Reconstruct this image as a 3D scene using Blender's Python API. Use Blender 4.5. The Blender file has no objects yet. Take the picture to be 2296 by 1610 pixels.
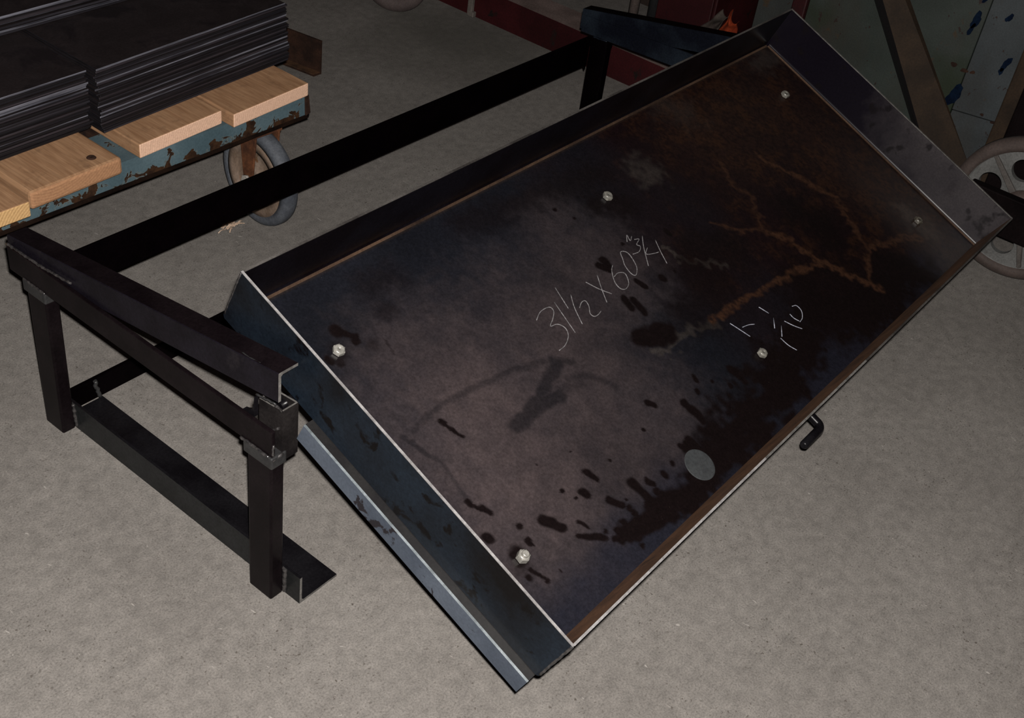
import bpy, bmesh, math, random
import numpy as np
from mathutils import Matrix, Vector

random.seed(7)
rng = np.random.default_rng(11)
scene = bpy.context.scene
COL = scene.collection

# ------------------------------------------------------------------ camera, world, flash, exposure
CAM = Vector((-0.81335785, -1.44920629, 1.41919914))
RIGHT = Vector((0.62330398, -0.77213592, 0.12368618))
DOWN = Vector((-0.41639206, -0.46160358, -0.78328780))
FWD = Vector((0.66189863, 0.43672446, -0.60923062))
cd = bpy.data.cameras.new('camera')
cd.sensor_width = 36.0
cd.lens = 2699.25 / 2296.0 * 36.0
cd.clip_start = 0.02
cam = bpy.data.objects.new('camera', cd)
cam.matrix_world = Matrix((
    (RIGHT.x, -DOWN.x, -FWD.x, CAM.x),
    (RIGHT.y, -DOWN.y, -FWD.y, CAM.y),
    (RIGHT.z, -DOWN.z, -FWD.z, CAM.z),
    (0, 0, 0, 1)))
COL.objects.link(cam)
scene.camera = cam

world = bpy.data.worlds.new('shop_dark')
scene.world = world
world.use_nodes = True
bg = world.node_tree.nodes['Background']
bg.inputs[0].default_value = (1.0, 0.70, 0.82, 1)
bg.inputs[1].default_value = 0.012

# the camera's own flash, a few centimetres above and to the right of the lens
fl = bpy.data.lights.new('camera_flash', 'POINT')
fl.energy = 370.0
fl.color = (1.0, 0.955, 0.905)
fl.shadow_soft_size = 0.010
fo = bpy.data.objects.new('camera_flash', fl)
fo.location = CAM + RIGHT * 0.014 - DOWN * 0.034
COL.objects.link(fo)

scene.view_settings.view_transform = 'Standard'
scene.view_settings.look = 'None'
scene.view_settings.exposure = 0.0
scene.view_settings.gamma = 1.0
scene.view_settings.use_curve_mapping = False

# ------------------------------------------------------------------ units and helpers
S = 0.023241                       # one shop unit (a shade under an inch) in metres


def U(x, y, z):                    # shop units: x along the stand, y towards the front, z up
    return Vector((x * S, -y * S, z * S))


TX0, TY0, TZ0, TTH = 1.854, 19.300, 22.322, 0.38826      # upper left rim corner of the tray and its tilt
TL, TW, TH = 66.353, 27.774, 4.423
TK = 0.9827                       # tray units per shop unit
CT, ST = math.cos(TTH), math.sin(TTH)


def T(u, v, h):                    # tray units: u along, v down the slope, h out of the floor
    u, v, k = u * TK, v * TK, (h - TH) * TK
    return U(TX0 + u, TY0 + v * CT + k * ST, TZ0 - v * ST + k * CT)


def M3(x, y, z):
    return Vector((x, y, z))


class MB:
    """collects shapes into one mesh"""

    def __init__(self):
        self.bm = bmesh.new()

    def quad(self, pts, mi=0):
        f = self.bm.faces.new([self.bm.verts.new(p) for p in pts])
        f.material_index = mi
        return f

    def hexa(self, c, bev=0.0, seg=2, mi=0):
        """c: 8 corners, bottom loop then top loop"""
        vs = [self.bm.verts.new(p) for p in c]
        fs = []
        for idx in ((3, 2, 1, 0), (4, 5, 6, 7), (0, 1, 5, 4), (1, 2, 6, 5), (2, 3, 7, 6), (3, 0, 4, 7)):
            f = self.bm.faces.new([vs[i] for i in idx])
            f.material_index = mi
            fs.append(f)
        if bev > 0:
            es = list({e for f in fs for e in f.edges})
            bmesh.ops.bevel(self.bm, geom=es, offset=bev, segments=seg, profile=0.5, affect='EDGES', clamp_overlap=True)
        return self

    def box(self, a, b, bev=0.0, seg=2, F=M3, mi=0):
        x0, y0, z0 = a
        x1, y1, z1 = b
        c = [F(x0, y0, z0), F(x1, y0, z0), F(x1, y1, z0), F(x0, y1, z0),
             F(x0, y0, z1), F(x1, y0, z1), F(x1, y1, z1), F(x0, y1, z1)]
        return self.hexa(c, bev, seg, mi)

    def prism(self, prof, p0, p1, A, B, mi=0, endmi=None, mis=None):
        """extrude a 2-D outline (a, b) along p0 -> p1 with axes A and B; mis gives a material per side"""
        A, B = Vector(A), Vector(B)
        l0 = [self.bm.verts.new(Vector(p0) + A * a + B * b) for a, b in prof]
        l1 = [self.bm.verts.new(Vector(p1) + A * a + B * b) for a, b in prof]
        n = len(prof)
        for i in range(n):
            f = self.bm.faces.new([l0[i], l0[(i + 1) % n], l1[(i + 1) % n], l1[i]])
            f.material_index = mis[i] if mis else mi
        e = mi if endmi is None else endmi
        f = self.bm.faces.new(l0[::-1]); f.material_index = e
        f = self.bm.faces.new(l1); f.material_index = e
        return self

    def tube(self, pts, r, n=10, cap=True, mi=0, rs=None):
        pts = [Vector(p) for p in pts]
        rings = []
        prev = None
        for i, p in enumerate(pts):
            d = (pts[min(i + 1, len(pts) - 1)] - pts[max(i - 1, 0)]).normalized()
            if prev is None:
                a = d.orthogonal().normalized()
            else:
                a = (prev - d * prev.dot(d)).normalized()
            prev = a
            b = d.cross(a)
            rr = rs[i] if rs else r
            rings.append([self.bm.verts.new(p + (a * math.cos(2 * math.pi * k / n) + b * math.sin(2 * math.pi * k / n)) * rr) for k in range(n)])
        for i in range(len(rings) - 1):
            for k in range(n):
                f = self.bm.faces.new([rings[i][k], rings[i][(k + 1) % n], rings[i + 1][(k + 1) % n], rings[i + 1][k]])
                f.smooth = True
                f.material_index = mi
        if cap:
            f = self.bm.faces.new(rings[0][::-1]); f.material_index = mi
            f = self.bm.faces.new(rings[-1]); f.material_index = mi
        return self

    def lathe(self, prof, c, axis, n=48, mi=0, closed=True):
        """profile (t along axis, r)"""
        ax = Vector(axis).normalized()
        a = ax.orthogonal().normalized()
        b = ax.cross(a)
        c = Vector(c)
        rings = []
        for k in range(n):
            th = 2 * math.pi * k / n
            d = a * math.cos(th) + b * math.sin(th)
            rings.append([self.bm.verts.new(c + ax * t + d * r) for t, r in prof])
        m = len(prof)
        for k in range(n):
            for i in range(m if closed else m - 1):
                j = (i + 1) % m
                f = self.bm.faces.new([rings[k][i], rings[(k + 1) % n][i], rings[(k + 1) % n][j], rings[k][j]])
                f.smooth = True
                f.material_index = mi
        return self

    def ball(self, c, rx, ry=None, rz=None, sub=2, mi=0):
        ry = ry or rx
        rz = rz or rx
        r = bmesh.ops.create_icosphere(self.bm, subdivisions=sub, radius=1.0)
        for v in r['verts']:
            v.co = Vector((v.co.x * rx, v.co.y * ry, v.co.z * rz)) + Vector(c)
            for f in v.link_faces:
                f.smooth = True
                f.material_index = mi
        return self

    def build(self, name, mats, parent=None, recalc=True):
        bm = self.bm
        if recalc:
            bmesh.ops.recalc_face_normals(bm, faces=bm.faces[:])
        me = bpy.data.meshes.new(name)
        bm.to_mesh(me)
        bm.free()
        return link(name, me, mats, parent)


BASE = {}


def link(name, me, mats, parent=None):
    for m in (mats if isinstance(mats, (list, tuple)) else [mats]):
        me.materials.append(m)
    o = bpy.data.objects.new(name, me)
    COL.objects.link(o)
    if parent is not None:
        base = BASE[parent]
        me.transform(Matrix.Translation(-base))
        o.parent = parent
        BASE[o] = base
    else:                                         # a one-mesh thing: origin at the middle of its base
        co = np.array([v.co for v in me.vertices])
        base = Vector(((co[:, 0].min() + co[:, 0].max()) / 2, (co[:, 1].min() + co[:, 1].max()) / 2, co[:, 2].min()))
        me.transform(Matrix.Translation(-base))
        o.location = base
        BASE[o] = base
    return o


def tag(o, label=None, cat=None, group=None, kind=None):
    if label: o['label'] = label
    if cat: o['category'] = cat
    if group: o['group'] = group
    if kind: o['kind'] = kind
    return o


def thing(name, label, cat, loc, group=None):
    o = bpy.data.objects.new(name, None)
    o.empty_display_size = 0.05
    o.location = loc
    COL.objects.link(o)
    BASE[o] = Vector(loc)
    return tag(o, label, cat, group)


# ------------------------------------------------------------------ materials
def mat(name):
    m = bpy.data.materials.new(name)
    m.use_nodes = True
    nt = m.node_tree
    return m, nt, nt.nodes['Principled BSDF']


def nd(nt, kind, **kw):
    n = nt.nodes.new(kind)
    for k, v in kw.items():
        if k in n.inputs:
            n.inputs[k].default_value = v
        else:
            setattr(n, k, v)
    return n


def coords(nt, scale=(1, 1, 1)):
    tc = nt.nodes.new('ShaderNodeNewGeometry')
    mp = nt.nodes.new('ShaderNodeMapping')
    mp.inputs['Scale'].default_value = scale
    nt.links.new(tc.outputs['Position'], mp.inputs['Vector'])
    return mp.outputs['Vector']


def noise(nt, vec, scale, detail=4.0, rough=0.55, dist=0.0):
    n = nd(nt, 'ShaderNodeTexNoise', Scale=scale, Detail=detail, Roughness=rough, Distortion=dist)
    nt.links.new(vec, n.inputs['Vector'])
    return n.outputs['Fac']


def ramp(nt, fac, stops):
    r = nt.nodes.new('ShaderNodeValToRGB')
    els = r.color_ramp.elements
    while len(els) < len(stops):
        els.new(0.5)
    for e, (p, c) in zip(els, stops):
        e.position = p
        e.color = (*c, 1) if len(c) == 3 else c
    nt.links.new(fac, r.inputs['Fac'])
    return r.outputs['Color']


def g(x):
    return (x, x, x)


def mixc(nt, fac, a, b, mode='MIX'):
    n = nt.nodes.new('ShaderNodeMix')
    n.data_type = 'RGBA'
    n.blend_type = mode
    for s, v in ((0, fac), (6, a), (7, b)):
        if hasattr(v, 'is_linked'):
            nt.links.new(v, n.inputs[s])
        else:
            n.inputs[s].default_value = v if s == 0 else (*v, 1)
    return n.outputs[2]


def bump(nt, bs, height, strength, dist):
    b = nd(nt, 'ShaderNodeBump', Strength=strength, Distance=dist)
    nt.links.new(height, b.inputs['Height'])
    nt.links.new(b.outputs['Normal'], bs.inputs['Normal'])


def blotchy(name, c0, c1, scale=12, lo=0.38, hi=0.62, rough=0.5, spec=0.4, metallic=0.0, fine=0.25, stretch=(1, 1, 1), c2=None, s2=60, lo2=.6, hi2=.68, bumpy=0.1):
    """two-tone surface broken up by noise, with an optional third colour in patches"""
    m, nt, bs = mat(name)
    vec = coords(nt, stretch)
    col = ramp(nt, noise(nt, vec, scale, 5), [(lo, c0), (hi, c1)])
    if c2:
        f2 = ramp(nt, noise(nt, vec, s2, 4, .6, .3), [(lo2, g(0)), (hi2, g(1))])
        col = mixc(nt, f2, col, c2)
    fn = noise(nt, vec, 220, 3, .7)
    col = mixc(nt, 1.0, col, ramp(nt, fn, [(0.3, g(1 - fine)), (0.7, g(1 + fine))]), 'MULTIPLY')
    nt.links.new(col, bs.inputs['Base Color'])
    bs.inputs['Roughness'].default_value = rough
    bs.inputs['Specular IOR Level'].default_value = spec
    bs.inputs['Metallic'].default_value = metallic
    if bumpy:
        bump(nt, bs, fn, bumpy, 0.0006)
    return m


STEEL = blotchy('black_mill_steel', (0.00240, 0.00210, 0.00270), (0.00480, 0.00450, 0.00540), 14, rough=.30, spec=.10)
STEEL_WARM = blotchy('black_mill_steel_brown', (.0025, .0016, .0020), (.0046, .0031, .0037), 16, rough=.30, spec=.09)
STEEL_BLACK = blotchy('unlit_black_steel', (.00055, .00028, .00042), (.00095, .00048, .00070), 14, rough=.4, spec=.025)  # rear and far steel painted darker where little flash comes back
STEEL_GREY = blotchy('dull_grey_steel', (0.00880, 0.00880, 0.00960), (0.01600, 0.01600, 0.01640), 18, rough=.5, spec=.4)
STEEL_BLUE = blotchy('blue_mill_steel', (0.00280, 0.00336, 0.00560), (0.00840, 0.01176, 0.01680), 7, .40, .66, rough=.30, spec=.10)
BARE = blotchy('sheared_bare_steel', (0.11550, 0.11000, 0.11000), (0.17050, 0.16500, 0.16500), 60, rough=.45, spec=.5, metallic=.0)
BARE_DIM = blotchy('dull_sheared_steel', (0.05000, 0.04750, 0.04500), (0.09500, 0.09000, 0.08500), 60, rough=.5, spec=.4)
WELD = blotchy('weld_metal', (0.00864, 0.00816, 0.00864), (0.02880, 0.02640, 0.02640), 120, rough=.28, spec=.8, fine=.4, bumpy=.5)
ZINC = blotchy('zinc_plated_steel', (0.17000, 0.16500, 0.15000), (0.25000, 0.24000, 0.22000), 90, rough=.32, spec=.6, metallic=.35)
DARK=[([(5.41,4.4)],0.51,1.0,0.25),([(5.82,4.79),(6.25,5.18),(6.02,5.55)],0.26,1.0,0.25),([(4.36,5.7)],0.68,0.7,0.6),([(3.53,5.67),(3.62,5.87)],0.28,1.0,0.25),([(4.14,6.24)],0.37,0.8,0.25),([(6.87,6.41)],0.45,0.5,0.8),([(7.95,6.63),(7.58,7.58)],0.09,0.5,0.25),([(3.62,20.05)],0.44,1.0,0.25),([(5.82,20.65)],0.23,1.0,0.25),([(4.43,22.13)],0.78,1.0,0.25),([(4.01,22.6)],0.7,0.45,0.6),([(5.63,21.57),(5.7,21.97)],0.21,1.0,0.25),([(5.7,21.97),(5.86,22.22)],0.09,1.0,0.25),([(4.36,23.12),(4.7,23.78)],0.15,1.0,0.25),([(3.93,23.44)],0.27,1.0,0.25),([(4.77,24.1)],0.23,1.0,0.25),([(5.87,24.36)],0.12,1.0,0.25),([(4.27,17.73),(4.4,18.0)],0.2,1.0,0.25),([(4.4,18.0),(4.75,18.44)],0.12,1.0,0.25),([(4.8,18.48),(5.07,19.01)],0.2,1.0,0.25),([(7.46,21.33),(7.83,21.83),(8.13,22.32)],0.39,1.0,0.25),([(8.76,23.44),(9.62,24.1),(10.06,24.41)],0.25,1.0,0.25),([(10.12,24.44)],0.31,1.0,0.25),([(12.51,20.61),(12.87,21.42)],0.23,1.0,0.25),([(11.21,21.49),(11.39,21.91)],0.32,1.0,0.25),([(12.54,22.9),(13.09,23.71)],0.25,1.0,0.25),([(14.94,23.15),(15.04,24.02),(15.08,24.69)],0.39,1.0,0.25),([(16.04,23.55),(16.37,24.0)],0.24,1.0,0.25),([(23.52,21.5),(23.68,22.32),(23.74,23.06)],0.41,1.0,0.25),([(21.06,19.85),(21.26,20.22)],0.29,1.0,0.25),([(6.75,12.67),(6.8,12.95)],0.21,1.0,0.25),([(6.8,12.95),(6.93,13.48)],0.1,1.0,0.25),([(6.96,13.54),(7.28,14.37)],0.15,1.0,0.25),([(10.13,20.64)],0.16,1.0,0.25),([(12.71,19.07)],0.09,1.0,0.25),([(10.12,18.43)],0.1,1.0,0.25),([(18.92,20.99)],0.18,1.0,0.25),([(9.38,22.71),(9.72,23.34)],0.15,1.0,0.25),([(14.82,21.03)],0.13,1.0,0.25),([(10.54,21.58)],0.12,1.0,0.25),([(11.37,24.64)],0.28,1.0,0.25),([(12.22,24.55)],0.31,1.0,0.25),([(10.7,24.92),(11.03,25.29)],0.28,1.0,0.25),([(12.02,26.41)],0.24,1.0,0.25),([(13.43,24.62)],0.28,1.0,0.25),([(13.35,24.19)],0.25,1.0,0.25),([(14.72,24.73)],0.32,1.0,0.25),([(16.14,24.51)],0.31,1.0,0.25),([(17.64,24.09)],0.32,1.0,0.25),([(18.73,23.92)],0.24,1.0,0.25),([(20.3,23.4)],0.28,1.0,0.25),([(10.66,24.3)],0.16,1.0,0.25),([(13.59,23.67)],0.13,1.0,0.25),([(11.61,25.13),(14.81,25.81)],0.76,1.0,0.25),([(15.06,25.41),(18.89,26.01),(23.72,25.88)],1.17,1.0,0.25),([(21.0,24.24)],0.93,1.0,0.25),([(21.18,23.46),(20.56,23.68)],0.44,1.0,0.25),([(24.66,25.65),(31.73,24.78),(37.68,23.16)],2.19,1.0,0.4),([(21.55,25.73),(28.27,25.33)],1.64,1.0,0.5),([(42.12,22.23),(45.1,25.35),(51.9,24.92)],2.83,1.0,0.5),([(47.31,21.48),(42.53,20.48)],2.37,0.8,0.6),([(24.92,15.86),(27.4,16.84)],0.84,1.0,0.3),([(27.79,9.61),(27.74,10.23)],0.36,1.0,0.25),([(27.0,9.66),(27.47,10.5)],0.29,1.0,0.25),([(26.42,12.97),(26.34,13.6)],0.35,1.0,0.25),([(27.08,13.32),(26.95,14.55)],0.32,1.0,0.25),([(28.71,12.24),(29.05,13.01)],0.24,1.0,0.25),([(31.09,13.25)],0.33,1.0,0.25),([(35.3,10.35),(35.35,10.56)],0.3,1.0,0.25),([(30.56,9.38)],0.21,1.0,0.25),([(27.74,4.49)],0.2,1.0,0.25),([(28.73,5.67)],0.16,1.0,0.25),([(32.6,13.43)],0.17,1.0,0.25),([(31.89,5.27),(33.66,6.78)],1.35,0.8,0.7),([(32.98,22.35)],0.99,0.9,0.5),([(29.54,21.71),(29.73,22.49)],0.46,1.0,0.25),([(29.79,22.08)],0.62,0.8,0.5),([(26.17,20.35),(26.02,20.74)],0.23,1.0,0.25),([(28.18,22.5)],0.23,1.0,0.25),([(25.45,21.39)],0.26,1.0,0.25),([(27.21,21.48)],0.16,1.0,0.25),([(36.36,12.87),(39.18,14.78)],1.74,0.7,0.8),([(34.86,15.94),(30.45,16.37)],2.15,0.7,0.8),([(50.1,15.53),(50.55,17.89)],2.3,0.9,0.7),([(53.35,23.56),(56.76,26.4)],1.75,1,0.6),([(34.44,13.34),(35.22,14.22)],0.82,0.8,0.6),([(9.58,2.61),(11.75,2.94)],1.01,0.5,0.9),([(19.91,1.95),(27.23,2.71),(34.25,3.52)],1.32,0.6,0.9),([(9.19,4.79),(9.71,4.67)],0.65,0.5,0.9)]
DARK_CURVES=[([(4.72,12.11),(6.39,11.96),(8.49,11.92),(11.17,12.26),(13.9,12.68),(16.48,13.37)],0.21,0.5,0.6),([(17.13,13.66),(17.85,13.99),(18.35,14.57)],0.32,0.6,0.6),([(17.29,13.96),(15.67,14.44),(13.98,15.1),(12.34,15.4)],0.46,0.75,0.4),([(10.95,15.63),(12.97,15.67),(15.38,15.87)],0.54,0.75,0.35),([(15.52,15.75),(17.53,15.94)],0.46,0.4,0.8),([(17.06,15.25),(18.31,15.7),(19.09,16.36),(19.68,17.62)],0.28,0.5,0.7),([(3.92,12.34),(4.09,13.09),(4.59,14.2)],0.18,0.6,0.4),([(4.59,14.2),(4.73,15.48),(4.47,16.73),(4.29,17.5)],0.15,0.45,0.6),([(3.96,12.29)],0.23,0.6,0.25),([(4.34,12.71),(4.12,13.19)],0.15,0.5,0.25)]
RUST=[([(46.9,8.16),(45.99,10.41),(46.44,11.94),(45.54,13.35),(44.53,14.67)],0.25,0.6,0.8),([(44.53,14.67),(45.98,16.16),(46.34,17.99),(47.23,19.99),(48.44,21.81),(50.03,23.93),(50.58,24.64)],0.29,1.0,0.7),([(40.38,11.88),(41.65,13.51),(44.53,14.67)],0.23,0.7,0.7),([(51.6,9.15),(53.03,11.99),(54.48,14.32),(55.71,15.72)],0.3,1.0,0.7),([(55.71,15.72),(54.67,17.72),(53.65,19.95),(53.28,21.38),(51.07,22.39),(49.34,23.31)],0.32,0.8,0.7),([(53.28,21.38),(56.35,21.83),(58.89,22.54),(60.39,23.45)],0.31,0.8,0.7),([(56.46,15.79),(57.97,17.62),(58.93,20.88)],0.27,0.4,0.9),([(32.11,17.96),(35.1,18.19),(38.41,18.29),(41.89,18.9),(45.1,19.31),(47.23,19.99)],0.26,0.9,0.7),([(49.24,5.37),(59.82,6.33),(60.15,14.63)],4.6,0.3,1.0),([(62.74,18.7),(63.08,25.18)],3.36,0.3,1.0)]
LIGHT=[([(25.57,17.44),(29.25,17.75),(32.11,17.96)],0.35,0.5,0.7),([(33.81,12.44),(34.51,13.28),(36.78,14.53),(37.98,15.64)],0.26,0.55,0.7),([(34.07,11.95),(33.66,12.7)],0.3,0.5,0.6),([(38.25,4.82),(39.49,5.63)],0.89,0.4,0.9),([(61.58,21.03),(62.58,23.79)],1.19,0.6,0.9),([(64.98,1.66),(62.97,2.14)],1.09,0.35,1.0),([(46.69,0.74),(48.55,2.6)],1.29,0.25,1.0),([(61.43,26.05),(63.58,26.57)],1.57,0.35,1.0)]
BROWN_ZONES=[([(9.69,12.84),(7.41,19.93)],5.88,0.8,1.0),([(5.73,23.04)],3.59,0.5,1.0),([(16.43,16.89),(18.85,12.57)],5.28,0.6,1.0),([(26.45,10.6),(26.7,8.01)],4.27,0.45,1.0),([(20.4,20.11),(16.64,21.0)],4.64,0.5,1.0)]
CHALK=[[(18.6,10.68),(19.43,10.33),(20.34,10.38),(20.41,10.79),(19.84,11.22),(19.19,11.56),(19.81,11.72),(20.1,12.25),(19.8,12.82),(18.98,13.23),(18.2,13.3)],[(21.04,10.31),(20.5,12.91)],[(22.1,9.44),(21.63,11.22)],[(22.76,10.47),(22.13,11.42),(21.58,12.69)],[(22.49,11.62),(23.02,11.37),(23.41,11.43),(23.29,11.9),(22.89,12.36),(22.96,12.7),(23.35,12.77),(23.88,12.67)],[(24.77,10.3),(25.3,11.28),(25.91,12.07)],[(26.15,10.32),(25.48,11.38),(24.91,12.39)],[(28.12,10.31),(27.59,10.67),(27.01,11.48),(26.97,12.09),(27.36,12.34),(28.03,12.1),(28.46,11.36),(27.96,11.03),(27.36,11.11)],[(30.02,9.83),(29.71,9.83),(29.41,10.33),(29.06,10.87),(28.96,11.62),(29.23,11.9),(29.88,11.46),(30.23,10.67),(30.28,10.12),(30.02,9.83)],[(31.12,9.4),(31.64,8.94),(31.47,9.46),(31.98,9.21)],[(31.92,9.55),(32.34,9.72),(31.71,9.97),(31.85,10.26),(31.33,10.54),(30.61,10.45)],[(32.9,9.62),(32.07,10.45),(30.96,11.85)],[(32.4,10.61),(31.72,10.98),(32.41,11.28),(33.0,11.41)],[(33.64,10.48),(33.13,11.48),(32.7,12.5)],[(33.1,18.98),(33.44,19.9),(33.72,20.69)],[(35.14,20.19),(34.55,19.94),(33.83,19.79)],[(37.31,21.56),(36.44,22.22)],[(36.18,22.24),(36.26,23.02),(36.57,23.72)],[(37.99,21.44),(38.42,22.17),(38.91,22.77)],[(39.1,21.29),(39.1,21.71),(39.32,22.17)],[(40.01,20.94),(40.47,21.12),(40.44,21.69),(39.88,22.14),(39.32,22.25)],[(37.3,20.72),(36.51,21.39)],[(36.94,19.37),(37.29,20.22)]]

# ------------------------------------------------------------------ the setting: floor and back wall
def floor_material():
    m, nt, bs = mat('concrete')
    vec = coords(nt)
    base = ramp(nt, noise(nt, vec, 3.0, 5, .6), [(.30, (.110, .1010, .0930)), (.70, (.142, .1315, .1215))])
    mott = noise(nt, vec, 45, 5, .65)
    base = mixc(nt, 1.0, base, ramp(nt, mott, [(.32, g(.80)), (.68, g(1.14))]), 'MULTIPLY')
    fine = noise(nt, vec, 330, 3, .7)
    base = mixc(nt, 1.0, base, ramp(nt, fine, [(.28, g(.62)), (.50, g(1.0)), (.74, g(1.30))]), 'MULTIPLY')
    # dark grit gathered in drifts
    pit = noise(nt, vec, 170, 2, .5)
    drift = noise(nt, vec, 9, 4, .6)
    pf = mixc(nt, 1.0, ramp(nt, pit, [(.63, g(0)), (.69, g(1))]), ramp(nt, drift, [(.40, g(.12)), (.66, g(1))]), 'MULTIPLY')
    base = mixc(nt, pf, base, (.045, .038, .032))
    # pale scuffs and chips
    sc = noise(nt, coords(nt, (1.0, .45, 1)), 95, 2, .5, .8)
    base = mixc(nt, ramp(nt, sc, [(.735, g(0)), (.775, g(.55))]), base, (.30, .28, .26))
    # an old oily patch near the red beam
    v2 = nt.nodes.new('ShaderNodeMapping')
    v2.inputs['Location'].default_value = (-1.80, -.60, 0)
    nt.links.new(nt.nodes.new('ShaderNodeNewGeometry').outputs['Position'], v2.inputs['Vector'])
    ln = nt.nodes.new('ShaderNodeVectorMath'); ln.operation = 'LENGTH'
    nt.links.new(v2.outputs['Vector'], ln.inputs[0])
    add = nt.nodes.new('ShaderNodeMath'); add.operation = 'MULTIPLY_ADD'
    nt.links.new(noise(nt, vec, 7, 4), add.inputs[0]); add.inputs[1].default_value = .35
    nt.links.new(ln.outputs['Value'], add.inputs[2])
    base = mixc(nt, ramp(nt, add.outputs[0], [(.26, g(.6)), (.55, g(0))]), base, (.045, .043, .036))
    nt.links.new(base, bs.inputs['Base Color'])
    bs.inputs['Roughness'].default_value = .85
    bs.inputs['Specular IOR Level'].default_value = .25
    bump(nt, bs, fine, .25, .0012)
    return m


mb = MB()
mb.box((-3.0, -3.2, -.06), (2.6, 3.2, 0.0))
fl_o = mb.build('floor', floor_material())
tag(fl_o, 'speckled grey concrete workshop floor', kind='structure')

WALLM = blotchy('grimy_wall', (.012, .008, .007), (.030, .022, .018), 5, rough=.9, spec=.1)
mb = MB()
mb.box((2.5, -3.2, 0), (2.6, 3.2, 2.8))
tag(mb.build('wall_back', WALLM), 'dark grimy back wall of the workshop', kind='structure')

# ------------------------------------------------------------------ the tilted tray
TRAY_OUT = blotchy('tray_blue_scale', (0.00175, 0.00150, 0.00175), (0.00500, 0.00775, 0.01200), 4.5, .36, .60, rough=.31, spec=.12, c2=(0.00140, 0.00110, 0.00130), s2=22, lo2=.58, hi2=.64)
TRAY_DARK = blotchy('tray_dark_scale', (0.00193, 0.00121, 0.00165), (0.00330, 0.00275, 0.00413), 8, rough=.3, spec=.12)
TRAY_RUST = blotchy('tray_rusty_flange', (0.08316, 0.03931, 0.01966), (0.14364, 0.06804, 0.03326), 18, rough=.6, spec=.3, c2=(0.04536, 0.02268, 0.01361), s2=9)
FOLD_GLINT = blotchy('tray_fold_glint', (.0120, .0075, .0058), (.0480, .0290, .0190), 5, rough=.5, spec=.10)  # tan fold line, the highlight on the bend painted into its colour
RIM_DARK = blotchy('tray_rear_rim', (.018, .016, .015), (.050, .046, .043), 9, rough=.4, spec=.3)


def worn_end():
    m, nt, bs = mat('tray_worn_end')
    vec = coords(nt)
    sx = nt.nodes.new('ShaderNodeSeparateXYZ'); nt.links.new(nt.nodes.new('ShaderNodeNewGeometry').outputs['Position'], sx.inputs[0])
    mr = nt.nodes.new('ShaderNodeMapRange')           # scuffed towards the low corner, where sheets slide out
    for k, v in ((1, -.55), (2, -.95), (3, -.22), (4, .30)): mr.inputs[k].default_value = v
    nt.links.new(sx.outputs['Y'], mr.inputs[0])
    ad = nt.nodes.new('ShaderNodeMath'); ad.operation = 'ADD'
    nt.links.new(noise(nt, vec, 6.5, 5, .6), ad.inputs[0]); nt.links.new(mr.outputs[0], ad.inputs[1])
    col = ramp(nt, ad.outputs[0], [(.40, (.0030, .0022, .0042)), (.78, (.0220, .0190, .0205))])
    sp = ramp(nt, noise(nt, vec, 24, 3, .5), [(.60, g(0)), (.66, g(.85))])
    col = mixc(nt, sp, col, (.0035, .0026, .0032))
    fn = noise(nt, vec, 220, 3, .7)
    col = mixc(nt, 1.0, col, ramp(nt, fn, [(.3, g(.8)), (.7, g(1.2))]), 'MULTIPLY')
    nt.links.new(col, bs.inputs['Base Color'])
    bs.inputs['Roughness'].default_value = .3
    bs.inputs['Specular IOR Level'].default_value = .12
    return m


TRAY_END = worn_end()

tray = thing('steel_tray', 'large shallow black steel tray tilted on the stand with chalked numbers inside', 'tray', T(TL / 2, TW / 2, 0))
TT = .15
R_ = .42


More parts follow.
